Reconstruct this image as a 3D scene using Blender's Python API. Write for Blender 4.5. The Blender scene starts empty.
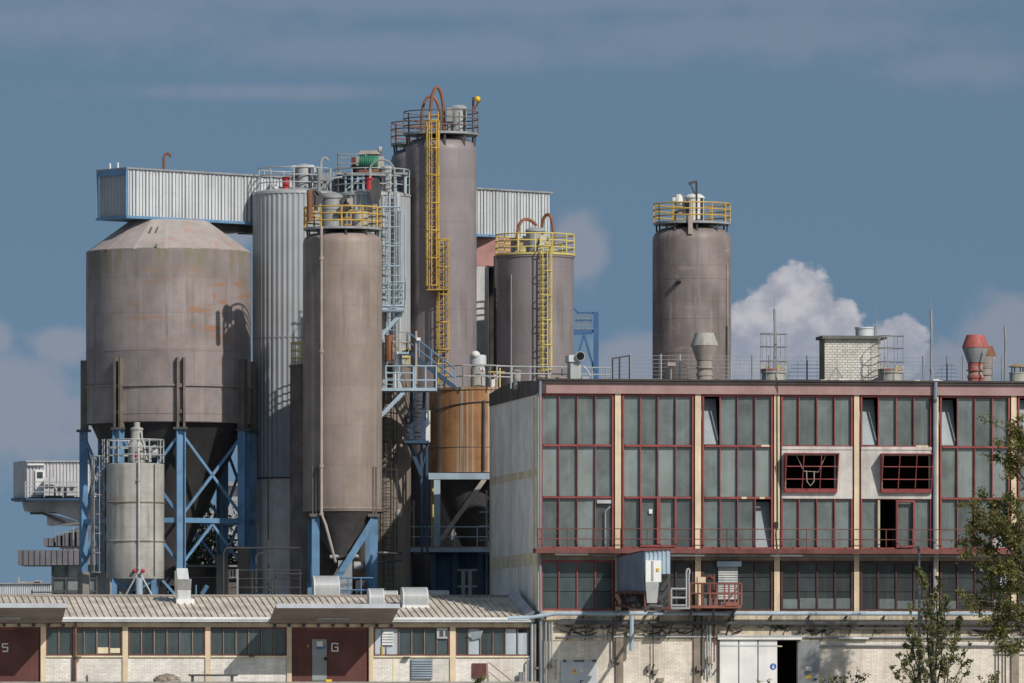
SUNE=3.75; SKYS=.10; SKYSAT=.92; SKYV=.93; SKYTINT=(.93,1.05,.975); EXPO=0.0
import bpy, math, random
from mathutils import Vector, Matrix
random.seed(7)
D = bpy.data; SC = bpy.context.scene; COL = SC.collection
PI = math.pi; TAU = 2*PI
F = 7000.0; CAMZ = 1.6; HOR = 675.0
V = Vector
# ---------------------------------------------------------------- measuring
def wx(px, Y): return (px-512)*Y/F
def wz(py, Y): return CAMZ+(HOR-py)*Y/F
TH = math.atan(925/F); CT, ST = math.cos(TH), math.sin(TH)
X0, Y0 = 1.4, 350.0
def S(px, d=0.0):                      # position along the street front
    t = (px-512)/F
    return (t*Y0+t*d*CT-X0+d*ST)/(CT-t*ST)
def ZM(py): return CAMZ+(HOR-py)*351.6/F      # heights on the hall front
def ZL(py): return CAMZ+(HOR-py)*348.3/F      # heights on the low front
SITE = Matrix.Translation((X0, Y0, 0)) @ Matrix.Rotation(TH, 4, 'Z')
def site(s, d, z=0): return SITE @ V((s, d, z))
# ---------------------------------------------------------------- mesh builder
class MB:
    def __init__(self, M=None): self.v=[]; self.f=[]; self.s=[]; self.M=M
    def add(self, vs, fs, smooth=False):
        b=len(self.v)
        self.v += [tuple(self.M@V(p)) if self.M else tuple(p) for p in vs]
        for f in fs: self.f.append(tuple(i+b for i in f)); self.s.append(smooth)
        return self
    def box(self, x0,y0,z0,x1,y1,z1):
        vs=[(x0,y0,z0),(x1,y0,z0),(x1,y1,z0),(x0,y1,z0),(x0,y0,z1),(x1,y0,z1),(x1,y1,z1),(x0,y1,z1)]
        return self.add(vs,[(0,3,2,1),(4,5,6,7),(0,1,5,4),(1,2,6,5),(2,3,7,6),(3,0,4,7)])
    def hexa(self, a): # 8 points: bottom ring, top ring
        return self.add(a,[(0,3,2,1),(4,5,6,7),(0,1,5,4),(1,2,6,5),(2,3,7,6),(3,0,4,7)])
    def beam(self, p, q, w, h=None, up=(0,0,1)):
        p=V(p); q=V(q); h=h or w; t=(q-p).normalized(); up=V(up)
        if abs(t.dot(up))>.98: up=V((0,1,0)) if abs(t.y)<.9 else V((1,0,0))
        a=t.cross(up).normalized()*w/2; b=a.normalized().cross(t)*h/2
        return self.hexa([p-a-b,p+a-b,q+a-b,q-a-b,p-a+b,p+a+b,q+a+b,q-a+b])
    def tube(self, pts, r, n=7, closed=False, smooth=True):
        pts=[V(p) for p in pts]; k=len(pts); vs=[]; fs=[]
        pa=None
        for i,p in enumerate(pts):
            if closed: t=pts[(i+1)%k]-pts[i-1]
            else: t=pts[min(i+1,k-1)]-pts[max(i-1,0)]
            t.normalize()
            if pa is None:
                up=V((0,0,1)) if abs(t.z)<.95 else V((1,0,0))
                a=t.cross(up).normalized()
            else:
                a=(pa-t*pa.dot(t)).normalized()
            pa=a; b=a.cross(t)
            rr=r[i] if isinstance(r,(list,tuple)) else r
            for j in range(n):
                g=TAU*j/n; vs.append(p+a*math.cos(g)*rr+b*math.sin(g)*rr)
        m=k if closed else k-1
        for i in range(m):
            for j in range(n):
                i2=(i+1)%k
                fs.append((i*n+j,i2*n+j,i2*n+(j+1)%n,i*n+(j+1)%n))
        self.add(vs,fs,smooth)
        if not closed:
            self.add(vs[:n],[tuple(range(n))]); self.add(vs[-n:],[tuple(range(n-1,-1,-1))])
        return self
    def lathe(self, c, prof, n=64, smooth=True, a0=0, a1=TAU, corr=0, ncorr=0):
        # profile of (r,z) or (r,z,'c') for a corrugated ring
        full=abs(a1-a0-TAU)<1e-6; vs=[]; fs=[]
        cols=n if full else n+1
        for pr in prof:
            r,z=pr[0],pr[1]; cg=len(pr)>2
            for j in range(cols):
                a=a0+(a1-a0)*j/n
                rr=r-(corr if (cg and (j//2)%2) else 0)
                vs.append((c[0]+rr*math.sin(a),c[1]-rr*math.cos(a),c[2]+z))
        for i in range(len(prof)-1):
            for j in range(n):
                j2=(j+1)%cols
                fs.append((i*cols+j,i*cols+j2,(i+1)*cols+j2,(i+1)*cols+j))
        return self.add(vs,fs,smooth)
    def prism(self, poly, vec):
        k=len(poly); vec=V(vec); a=[V(p) for p in poly]; b=[p+vec for p in a]
        return self.add(a+b,[tuple(range(k-1,-1,-1)),tuple(range(k,2*k))]+[(i,(i+1)%k,k+(i+1)%k,k+i) for i in range(k)])
    def ball(self, c, rx, ry, rz, n=12, m=8):
        prof=[]; vs=[]; fs=[]
        for i in range(m+1):
            p=-PI/2+PI*i/m
            for j in range(n):
                a=TAU*j/n; vs.append((c[0]+rx*math.cos(p)*math.cos(a),c[1]+ry*math.cos(p)*math.sin(a),c[2]+rz*math.sin(p)))
        for i in range(m):
            for j in range(n): fs.append((i*n+j,i*n+(j+1)%n,(i+1)*n+(j+1)%n,(i+1)*n+j))
        return self.add(vs,fs,True)
    def disc(self, c, nrm, r, t, n=20):
        c=V(c); nrm=V(nrm).normalized()
        return self.tube([c-nrm*t/2,c+nrm*t/2],r,n,smooth=False)
WM={}
def setp(o,label=None,cat=None,group=None,kind=None):
    if label: o['label']=label
    if cat: o['category']=cat
    if group: o['group']=group
    if kind: o['kind']=kind
def thing(name, loc, label, cat, group=None, rz=0):
    o=D.objects.new(name,None); COL.objects.link(o); o.location=loc; o.rotation_euler=(0,0,rz)
    o.empty_display_size=.3
    WM[o]=Matrix.Translation(loc)@Matrix.Rotation(rz,4,'Z'); setp(o,label,cat,group); return o
def obj(name, mb, m, parent=None, label=None, kind=None):
    I=WM[parent].inverted() if parent else None
    me=D.meshes.new(name)
    me.from_pydata([tuple(I@V(p)) for p in mb.v] if I else mb.v,[],mb.f)
    me.polygons.foreach_set('use_smooth',mb.s); 
    me.materials.append(m); me.update()
    if any(mb.s): me.set_sharp_from_angle(angle=.6)
    o=D.objects.new(name,me); COL.objects.link(o)
    if parent: o.parent=parent; WM[o]=WM[parent]
    else: WM[o]=Matrix.Identity(4)
    setp(o,label,None,None,kind); return o
def single(name, mb, m, loc, label, cat, group=None, kind=None, rz=0):
    Mx=Matrix.Translation(loc)@Matrix.Rotation(rz,4,'Z'); I=Mx.inverted()
    me=D.meshes.new(name); me.from_pydata([tuple(I@V(p)) for p in mb.v],[],mb.f)
    me.polygons.foreach_set('use_smooth',mb.s); me.materials.append(m); me.update()
    if any(mb.s): me.set_sharp_from_angle(angle=.6)
    o=D.objects.new(name,me); COL.objects.link(o); o.location=loc; o.rotation_euler=(0,0,rz)
    WM[o]=Mx; setp(o,label,cat,group,kind); return o
# ---------------------------------------------------------------- materials
class NT:
    def __init__(s,nt): s.t=nt; s.n=nt.nodes; s.l=nt.links
    def new(s,ty,**k):
        n=s.n.new(ty)
        for a,b in k.items(): setattr(n,a,b)
        return n
    def set(s,n,i,v):
        if isinstance(v,(bpy.types.NodeSocket,)): s.l.new(v,n.inputs[i])
        else: n.inputs[i].default_value=v
    def math(s,op,a,b=None,c=None,clamp=False):
        n=s.new('ShaderNodeMath',operation=op,use_clamp=clamp); s.set(n,0,a)
        if b is not None: s.set(n,1,b)
        if c is not None: s.set(n,2,c)
        return n.outputs[0]
    def ramp(s,x,lo,hi,a=0.,b=1.):
        n=s.new('ShaderNodeMapRange',interpolation_type='SMOOTHSTEP'); s.set(n,0,x)
        for i,v in ((1,lo),(2,hi),(3,a),(4,b)): n.inputs[i].default_value=v
        return n.outputs[0]
    def noise(s,vec,sc,det=5,rough=.6):
        n=s.new('ShaderNodeTexNoise'); s.set(n,'Vector',vec); n.inputs['Scale'].default_value=sc
        n.inputs['Detail'].default_value=det; n.inputs['Roughness'].default_value=rough
        return n.outputs['Fac']
    def mapv(s,vec,sc,loc=(0,0,0)):
        n=s.new('ShaderNodeMapping'); s.set(n,'Vector',vec); n.inputs['Scale'].default_value=sc; n.inputs['Location'].default_value=loc
        return n.outputs[0]
    def mix(s,f,a,b,mode='MIX'):
        n=s.new('ShaderNodeMix',data_type='RGBA',blend_type=mode)
        s.set(n,'Factor',f); s.set(n,6,a); s.set(n,7,b); return n.outputs[2]
def c4(c): return (c[0],c[1],c[2],1)
def srgb(r,g,b,k=1.0):
    f=lambda x:(x/255/12.92 if x<10.3 else ((x/255+.055)/1.055)**2.4)*k
    return (f(r),f(g),f(b))
def mat(name,col,rough=.75,metal=0.,var=.22,streak=0.,scol=None,rust=0.,rcol=(.22,.085,.03),rlo=.56,rsc=(.5,.5,1.6),
        bump=.0,vsc=.7,spec=.35,sscale=(2.2,2.2,.1),brick=None,island=0.,extra=None):
    m=D.materials.new(name); m.use_nodes=True; t=NT(m.node_tree); b=t.n['Principled BSDF']
    tc=t.new('ShaderNodeTexCoord').outputs['Object']
    cc=c4(col)
    if brick:
        sp=t.new('ShaderNodeSeparateXYZ'); t.set(sp,0,tc)
        ge=t.new('ShaderNodeNewGeometry')
        cb=t.new('ShaderNodeCombineXYZ')
        t.set(cb,0,t.math('ADD',sp.outputs[0],sp.outputs[1])); t.set(cb,1,sp.outputs[2])
        br=t.new('ShaderNodeTexBrick'); t.set(br,'Vector',cb.outputs[0])
        br.inputs['Scale'].default_value=1; br.inputs['Brick Width'].default_value=brick[0]; br.inputs['Row Height'].default_value=brick[1]
        br.inputs['Mortar Size'].default_value=brick[2]; br.inputs['Mortar Smooth'].default_value=.3
        br.inputs['Color1'].default_value=c4([x*1.06 for x in col]); br.inputs['Color2'].default_value=c4([x*.86 for x in col]); br.inputs['Mortar'].default_value=c4([x*brick[3] for x in col])
        cc=br.outputs['Color']
    n1=t.noise(tc,vsc,7,.62)
    k=t.ramp(n1,.3,.7,1-var,1+var*.6)
    mm=t.new('ShaderNodeMix',data_type='RGBA',blend_type='MULTIPLY'); mm.inputs['Factor'].default_value=1; t.set(mm,6,cc)
    cb2=t.new('ShaderNodeCombineColor'); t.set(cb2,0,k); t.set(cb2,1,k); t.set(cb2,2,k); t.set(mm,7,cb2.outputs[0]); cc=mm.outputs[2]
    if streak:
        s1=t.noise(t.mapv(tc,sscale,(3.1,1.7,.4)),1.,6,.7)
        cc=t.mix(t.math('MULTIPLY',t.ramp(s1,.46,.66),streak),cc,c4(scol or [x*.45 for x in col]))
        s2=t.noise(t.mapv(tc,[x*2.6 for x in sscale],(7,2,1)),1.,4,.6)
        cc=t.mix(t.math('MULTIPLY',t.ramp(s2,.52,.7),streak*.6),cc,c4([min(1,x*1.25) for x in col]))
    if rust:
        r1=t.noise(t.mapv(tc,rsc,(11,5,3)),1.,8,.68)
        cc=t.mix(t.math('MULTIPLY',t.ramp(r1,rlo,rlo+.09),rust),cc,c4(rcol))
    if island:
        ge=t.new('ShaderNodeNewGeometry'); k2=t.math('MULTIPLY_ADD',ge.outputs['Random Per Island'],island*2,1-island)
        cb3=t.new('ShaderNodeCombineColor'); 
        for i in range(3): t.set(cb3,i,k2)
        cc=t.mix(1.,cc,cb3.outputs[0],'MULTIPLY')
    if extra: cc=extra(t,tc,cc)
    t.set(b,'Base Color',cc); b.inputs['Metallic'].default_value=metal
    t.set(b,'Roughness',t.ramp(n1,.3,.7,min(1,rough+.1),max(.05,rough-.1)))
    b.inputs['Specular IOR Level'].default_value=spec
    if bump or brick:
        bn=t.new('ShaderNodeBump'); bn.inputs['Strength'].default_value=bump or .4; bn.inputs['Distance'].default_value=.03
        h=t.noise(tc,9.,5,.6)
        if brick: h=t.math('SUBTRACT',h,t.math('MULTIPLY',br.outputs['Fac'],1.2))
        t.set(bn,'Height',h); t.l.new(bn.outputs[0],b.inputs['Normal'])
    return m
M={}
def plates(R,bw=3.2,bh=1.7,tone=.10,line=.72,then=None,drip=.5,dcol=(.10,.085,.075),rustc=(.26,.13,.07),rust=.5,rl=.60):
    # welded plate courses, run marks and rust specks round a cylinder
    def f(t,tc,cc):
        sp=t.new('ShaderNodeSeparateXYZ'); t.set(sp,0,tc)
        an=t.math('MULTIPLY',t.math('ARCTAN2',sp.outputs[0],t.math('MULTIPLY',sp.outputs[1],-1.)),R)
        cb=t.new('ShaderNodeCombineXYZ'); t.set(cb,0,t.math('ADD',an,40.)); t.set(cb,1,sp.outputs[2])
        br=t.new('ShaderNodeTexBrick'); t.set(br,'Vector',cb.outputs[0])
        for k,v in (('Scale',1.),('Brick Width',bw),('Row Height',bh),('Mortar Size',.018),('Mortar Smooth',.4)): br.inputs[k].default_value=v
        br.inputs['Color1'].default_value=(1-tone,1-tone,1-tone,1); br.inputs['Color2'].default_value=(1+tone*.5,1+tone*.5,1+tone*.5,1); br.inputs['Mortar'].default_value=(line,line,line*.98,1)
        cc=t.mix(1.,cc,br.outputs['Color'],'MULTIPLY')
        cy=t.new('ShaderNodeCombineXYZ'); t.set(cy,0,an); t.set(cy,1,sp.outputs[2])
        d=t.noise(t.mapv(cy.outputs[0],(1.5,.07,1)),1.,7,.72)
        big=t.noise(t.mapv(cy.outputs[0],(.35,.22,1),(4,1,0)),1.,4,.6)
        cc=t.mix(t.math('MULTIPLY',t.math('MULTIPLY',t.ramp(d,.50,.60),t.ramp(big,.40,.62)),drip),cc,c4(dcol))
        d2=t.noise(t.mapv(cy.outputs[0],(2.6,.10,1),(9,3,0)),1.,6,.7)
        cc=t.mix(t.math('MULTIPLY',t.ramp(d2,.56,.66),drip*.55),cc,c4((.42,.38,.35)))
        r=t.noise(t.mapv(cy.outputs[0],(.9,1.9,1),(2,7,0)),1.,9,.72)
        cc=t.mix(t.math('MULTIPLY',t.math('MULTIPLY',t.ramp(r,rl-.04,rl+.05),t.ramp(big,.62,.42)),rust),cc,c4(rustc))
        return then(t,tc,cc) if then else cc
    return f
def big_rust(t,tc,cc):
    # horizontal rust scabs and green grey run marks on the big silo
    r=t.noise(t.mapv(tc,(.55,.55,2.6),(2.3,8.1,4)),1.,9,.7)
    sp=t.new('ShaderNodeSeparateXYZ'); t.set(sp,0,tc)
    band=t.math('MULTIPLY',t.ramp(sp.outputs[2],18.7,20.2),t.ramp(sp.outputs[2],23.9,22.6))
    cc=t.mix(t.math('MULTIPLY',t.math('MULTIPLY',t.ramp(r,.52,.61),t.math('MULTIPLY',band,t.ramp(sp.outputs[0],-3.4,.2))),.85),cc,c4((.27,.145,.085)))
    g=t.noise(t.mapv(tc,(1.6,1.6,.14),(1,2,3)),1.,6,.65)
    top=t.ramp(sp.outputs[2],21.6,24.6)
    cc=t.mix(t.math('MULTIPLY',t.math('MULTIPLY',t.ramp(g,.46,.58),top),.75),cc,c4((.17,.155,.09)))
    return cc
M['beige']=mat('beige_machine_paint',(.40,.35,.31),.7,0,.22,.4)
M['sheet']=mat('stained_white_sheet',(.52,.50,.48),.6,0,.28,.55,(.34,.31,.28),.35,(.30,.26,.23),rlo=.57,rsc=(1.3,1.3,.9))
M['big']=mat('weathered_plate',(.250,.214,.212),.7,0,.26,.30,(.19,.165,.16),extra=plates(4.4,5.2,1.9,.09,.80,big_rust,.42,rust=.35),vsc=.45,bump=.18)
M['cone']=mat('pale_roof_plate',(.36,.325,.31),.7,0,.2,.35,(.40,.2,.16),.5,(.40,.17,.13),rlo=.55,rsc=(.8,.8,.4))
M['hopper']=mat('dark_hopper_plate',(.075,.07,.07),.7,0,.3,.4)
M['tan']=mat('tan_plate',(.262,.213,.190),.62,0,.2,.5,(.22,.165,.13),.45,(.30,.17,.09),rlo=.60,rsc=(.9,.9,.8),vsc=.5,extra=plates(2.05,6.5,2.1,.06,.82,None,.36,rust=.45),bump=.15)
M['mauve']=mat('mauve_plate',(.225,.198,.210),.55,0,.16,.32,(.22,.185,.18),vsc=.4,extra=plates(1.95,6.2,2.4,.05,.84,None,.38,rust=.15),bump=.15)
M['brown']=mat('brown_plate',(.212,.178,.174),.6,0,.3,.6,(.16,.13,.12),.4,(.36,.31,.28),rlo=.56,rsc=(.4,.4,1.1),vsc=.5,extra=plates(2.15,6.8,2.0,.07,.80,None,.55,rust=.3),bump=.18)
M['dark']=mat('dark_plate',(.15,.125,.11),.7,0,.35,.5)  # dark brown plate with darker streaks
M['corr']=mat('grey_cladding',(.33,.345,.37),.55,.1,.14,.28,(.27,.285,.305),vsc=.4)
M['corr_dk']=mat('smooth_grey_skirt',(.60,.60,.61),.6,0,.18,.3)
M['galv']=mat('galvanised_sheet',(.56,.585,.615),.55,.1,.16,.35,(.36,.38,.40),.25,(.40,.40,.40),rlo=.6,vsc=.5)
M['rustred']=mat('rusty_red_steel',(.21,.078,.058),.7,0,.35,.4,(.13,.06,.05),.4,(.10,.06,.05),rlo=.58,rsc=(3,3,3))
M['shadepostgr']=mat('rib_shade_and_post_grey',(.20,.21,.225),.6,.1,.2,.2)  # grey for the painted rib shade strips and the lamp post
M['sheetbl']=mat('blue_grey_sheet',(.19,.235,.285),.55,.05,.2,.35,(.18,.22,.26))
M['maroon']=mat('dark_maroon_frame',(.075,.032,.03),.65,0,.3,.3)
M['bluesteel']=mat('strong_blue_steel',(.055,.135,.29),.55,0,.25,.3)
M['steelbr']=mat('brown_grey_steel',(.15,.125,.115),.6,.1,.3,.3,None,.4,(.2,.09,.05),rlo=.58,rsc=(2,2,2))
M['hoppershade']=mat('shaded_hopper_plate',(.046,.044,.046),.75,0,.3,.3)  # darker copy of the hopper plate, shade put into its colour
M['pale']=mat('pale_dirty_plate',(.37,.362,.34),.7,0,.24,.5,(.25,.23,.19),.6,(.24,.12,.06),rlo=.63,rsc=(1.2,1.2,1.2),extra=plates(1.5,2.4,1.02,.05,.86,None,.5,rust=.6,rl=.64),bump=.12)
M['blue']=mat('blue_paint',(.115,.240,.405),.6,0,.3,.55,(.20,.28,.36),.7,(.15,.11,.085),rlo=.60,rsc=(2.2,2.2,.7))
M['bluedk']=mat('dark_blue_paint',(.035,.07,.125),.6,0,.3,.4)
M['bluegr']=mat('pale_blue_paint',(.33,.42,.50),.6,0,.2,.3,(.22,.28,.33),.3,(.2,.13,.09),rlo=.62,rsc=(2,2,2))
M['yellow']=mat('yellow_paint',(.50,.32,.06),.6,0,.35,.5,(.36,.22,.06),.7,(.22,.11,.05),rlo=.57,rsc=(3,3,3))
M['yellowp']=mat('faded_yellow_paint',(.62,.50,.16),.6,0,.25,.35,(.36,.30,.12))
M['steel']=mat('grey_steel',(.30,.31,.32),.55,.2,.25,.3,None,.3,(.2,.12,.08),rlo=.62,rsc=(2,2,2))
M['steelp']=mat('light_steel',(.40,.415,.425),.5,.15,.2,.3,None,.2,(.25,.17,.12),rlo=.64,rsc=(2,2,2))
M['steeldk']=mat('dark_steel',(.075,.075,.08),.6,.2,.3,.3)
M['white']=mat('white_paint',(.70,.70,.69),.5,0,.12,.25,(.5,.48,.45))
M['copper']=mat('rusty_pipe',(.24,.10,.052),.6,.1,.35,.4,(.17,.07,.04))
def orange_streaks(t,tc,cc):
    s=t.noise(t.mapv(tc,(2.7,2.7,.02),(5.3,1.1,0)),1.,4,.55)
    return t.mix(t.ramp(s,.51,.58),cc,c4((.37,.31,.25)))
M['orange']=mat('rust_orange_plate',(.33,.170,.08),.8,0,.3,.7,(.20,.085,.035),extra=plates(2.4,9.,2.2,.04,.8,orange_streaks,.45,(.13,.06,.03),rust=0),bump=.15,sscale=(3.2,3.2,.05))
M['red']=mat('red_frame_paint',(.25,.058,.057),.6,0,.3,.35,(.20,.05,.05),.3,(.42,.25,.22),rlo=.62,rsc=(2,2,2))
M['reddk']=mat('dark_red_steel',(.15,.055,.048),.65,0,.35,.4)
M['pink']=mat('faded_red_fascia',(.32,.205,.20),.75,0,.2,.4,(.30,.19,.18))
M['cream']=mat('cream_paint',(.63,.52,.37),.75,0,.18,.5,(.42,.33,.22),.3,(.25,.2,.15),rlo=.62,rsc=(1,1,.5))
M['creamgr']=mat('dirty_cream_render',(.56,.48,.365),.8,0,.35,.7,(.22,.19,.16),.6,(.14,.12,.11),rlo=.58,rsc=(1.2,1.2,.9))
M['pilaster']=mat('brown_grey_concrete',(.27,.225,.185),.85,0,.3,.5)
M['brick']=mat('white_painted_brick',(.74,.705,.665),.8,0,.2,.4,(.50,.44,.37),.4,(.42,.37,.32),rlo=.62,brick=(.30,.1,.011,.66),vsc=.6,rsc=(.8,.8,.5))
M['brickh']=mat('cream_white_brick',(.70,.64,.565),.8,0,.24,.5,(.44,.37,.29),.5,(.36,.31,.26),rlo=.58,brick=(.30,.1,.011,.66),vsc=.5,rsc=(.8,.8,.5))
M['brickp']=mat('pale_brick',(.62,.60,.55),.85,0,.22,.4,(.33,.31,.27),brick=(.26,.13,.018,.45),vsc=.8)
M['concrete']=mat('grey_concrete_panel',(.86,.82,.765),.85,0,.2,.65,(.64,.60,.55),.35,(.60,.57,.52),rlo=.6,rsc=(.7,.7,.4),bump=.1,vsc=.5)
M['ochre']=mat('ochre_stripe',(.74,.65,.45),.85,0,.2,.3)
M['roofdk']=mat('dark_brown_sheet',(.055,.045,.045),.6,0,.3,.2)
M['felt']=mat('roof_felt',(.13,.13,.12),.9,0,.3,0)
def moss(t,tc,cc): return cc
M['roof']=mat('fibre_cement_roof',(.56,.50,.43),.85,0,.3,.5,(.36,.32,.28),.4,(.27,.235,.20),rlo=.56,rsc=(.7,.7,.7),sscale=(2.2,.3,.3))
M['zinc']=mat('zinc_gutter',(.48,.51,.56),.5,.2,.18,.2)
M['soffit']=mat('brown_grey_board',(.30,.255,.225),.85,0,.16,.2)
M['door']=mat('maroon_boards',(.105,.038,.034),.65,0,.2,.35,(.12,.045,.04))
M['doorgr']=mat('grey_green_door',(.27,.30,.31),.6,0,.16,.2)
M['doorbl']=mat('pale_grey_door',(.46,.48,.52),.55,0,.14,.2)
def pane_mix(t,tc,cc):
    ge=t.new('ShaderNodeNewGeometry'); r=ge.outputs['Random Per Island']
    n=t.noise(t.mapv(tc,(.8,.8,.5),(3,9,1)),1.,6,.65)
    cc=t.mix(t.math('MULTIPLY',t.ramp(n,.50,.72),.28),cc,c4((.19,.22,.215)))
    cc=t.mix(t.math('MULTIPLY',t.ramp(r,.78,.80),.40),cc,c4((.25,.28,.28)))
    n2=t.noise(t.mapv(tc,(1.7,1.7,1.1),(1,2,8)),1.,5,.6)
    return t.mix(t.math('MULTIPLY',t.ramp(n2,.56,.74),.35),cc,c4((.045,.06,.062)))
def pane(name,col,isl,streak=.5,rough=.42,sp=.32): return mat(name,col,rough,0,.35,streak,[x*1.55 for x in col],.4,[x*.55 for x in col],rlo=.56,rsc=(1.1,1.1,.35),spec=sp,island=isl,sscale=(3.4,3.4,.12),vsc=.6,extra=pane_mix if col[0]>.1 else None)
M['glass']=pane('dusty_glass',(.122,.146,.144),.50,.30,.22,.5)
M['glassdk']=pane('dark_dusty_glass',(.032,.038,.040),.35,.5,.3,.3)
M['glasslow']=pane('sooty_glass',(.045,.062,.066),.5,.4,.22,.45)
M['glasspale']=mat('pale_pane',(.235,.285,.31),.4,0,.15,.3)
M['boardbl']=mat('blue_grey_board',(.42,.48,.54),.6,0,.15,.25)
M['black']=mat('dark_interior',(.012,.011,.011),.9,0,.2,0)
M['cable']=mat('black_cable',(.025,.025,.027),.6,0,.2,0)
M['green']=mat('green_machine_paint',(.03,.20,.115),.5,0,.25,.3)
M['redpaint']=mat('bright_red_paint',(.42,.03,.035),.5,0,.2,0)
M['yellowsign']=mat('warning_yellow',(.75,.45,.02),.5,0,.05,0)
M['bluesign']=mat('sign_blue',(.03,.10,.38),.5,0,.05,0)
M['ship']=mat('grey_hull_plate',(.30,.30,.33),.7,0,.2,.3)
M['shipdk']=mat('dark_grey_profile',(.15,.145,.165),.7,0,.2,.3)
M['cont']=mat('pale_cabin_sheet',(.47,.465,.49),.6,0,.14,.2)
M['ground']=mat('yard_concrete',(.36,.34,.31),.9,0,.3,0,None,.5,(.15,.145,.135),rlo=.55,rsc=(.3,.3,.3))
M['dock']=mat('dock_concrete',(.30,.285,.26),.9,0,.3,.5)
M['bark']=mat('grey_bark',(.10,.085,.07),.9,0,.4,.3)
M['wood']=mat('weathered_wood',(.33,.23,.13),.85,0,.3,.3)
def leafmat(name,col,col2):
    m=D.materials.new(name); m.use_nodes=True; t=NT(m.node_tree); b=t.n['Principled BSDF']
    ge=t.new('ShaderNodeNewGeometry'); tc=t.new('ShaderNodeTexCoord').outputs['Object']
    c=t.mix(ge.outputs['Random Per Island'],c4(col),c4(col2))
    n=t.ramp(t.noise(tc,1.1,3),.35,.65)
    c=t.mix(t.math('MULTIPLY',n,.5),c,c4([x*.6 for x in col]))
    t.set(b,'Base Color',c); b.inputs['Roughness'].default_value=.55; b.inputs['Specular IOR Level'].default_value=.3
    tr=t.new('ShaderNodeBsdfTranslucent'); t.set(tr,0,c)
    mx=t.new('ShaderNodeMixShader'); mx.inputs[0].default_value=.38; t.l.new(b.outputs[0],mx.inputs[1]); t.l.new(tr.outputs[0],mx.inputs[2])
    t.l.new(mx.outputs[0],t.n['Material Output'].inputs[0]); return m
M['leaf1']=leafmat('olive_leaf',(.095,.105,.032),(.29,.265,.085))
M['leaf2']=leafmat('poplar_leaf',(.12,.145,.055),(.32,.31,.13))
M['leaf3']=leafmat('dark_leaf',(.03,.05,.02),(.08,.105,.035))
# ---------------------------------------------------------------- shared pieces
def cyl(c,r,a,z=0): return V((c[0]+r*math.sin(a),c[1]-r*math.cos(a),z))
def arcpts(c,r,z,a0,a1,n): return [cyl(c,r,a0+(a1-a0)*i/n,z) for i in range(n+1)]
def ring_rail(par,c,r,z,m,h=1.1,n=12,rails=(.38,.74,1.1),rr=.036,a0=0.,a1=TAU,name='railing'):
    b=MB(); full=abs(a1-a0-TAU)<1e-4
    for k in rails:
        if full: b.tube(arcpts(c,r,z+k,a0,a1,40)[:-1],rr,6,closed=True)
        else: b.tube(arcpts(c,r,z+k,a0,a1,30),rr,6)
    for i in range(n if full else n+1):
        a=a0+(a1-a0)*i/n; b.tube([cyl(c,r,a,z),cyl(c,r,a,z+h)],rr*1.1,6)
    return obj(name,b,m,par)
def rail_path(par,pts,m,h=1.05,rails=(.52,1.05),rr=.034,step=1.3,name='railing',b=None):
    own=b is None; b=b or MB(); pts=[V(p) for p in pts]
    for k in rails: b.tube([p+V((0,0,k)) for p in pts],rr,6)
    for p,q in zip(pts,pts[1:]):
        n=max(1,round((q-p).length/step))
        for i in range(n+1):
            x=p.lerp(q,i/n); b.tube([x,x+V((0,0,h))],rr,6)
    if own: return obj(name,b,m,par)
    return b
def ladder(par,p,o,z0,z1,m,cage=True,w=.52,cz=None,name='ladder',rr=.036,hoop=.85,cr=.40):
    p=V(p); o=V((o[0],o[1],0)).normalized(); s=V((-o.y,o.x,0)); b=MB(); p=V((p.x,p.y,0))+o*.22
    for k in (-1,1): b.tube([p+s*k*w/2+V((0,0,z0)),p+s*k*w/2+V((0,0,z1))],rr,6)
    z=z0+.2
    while z<z1:
        b.tube([p-s*w/2+V((0,0,z)),p+s*w/2+V((0,0,z))],rr*.7,5); z+=.32
    z=z0+.4
    while z<z1:
        for k in (-1,1): b.tube([p+s*k*w/2+V((0,0,z)),p+s*k*w/2-o*.24+V((0,0,z))],rr*.8,5)
        z+=2.4
    lad=obj(name,b,m,par)
    if cage:
        b=MB(); zc=cz if cz is not None else z0+2.2
        hz=[]; z=zc
        while z<=z1+.01: hz.append(z); z+=hoop
        ang=[-PI*.5+PI*i/8 for i in range(9)]
        rad=cr
        pts=lambda z:[p-s*w/2+V((0,0,z))]+[p+o*(rad*.75+rad*math.cos(a))+s*rad*math.sin(a)+V((0,0,z)) for a in ang]+[p+s*w/2+V((0,0,z))]
        for z in hz: b.tube(pts(z),rr*.85,5)
        for i in (1,3,5,7,9):
            q=pts(0)[i]; b.tube([q+V((0,0,hz[0])),q+V((0,0,hz[-1]))],rr*.75,5)
        obj('ladder_cage',b,m,lad)
    return lad
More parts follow.
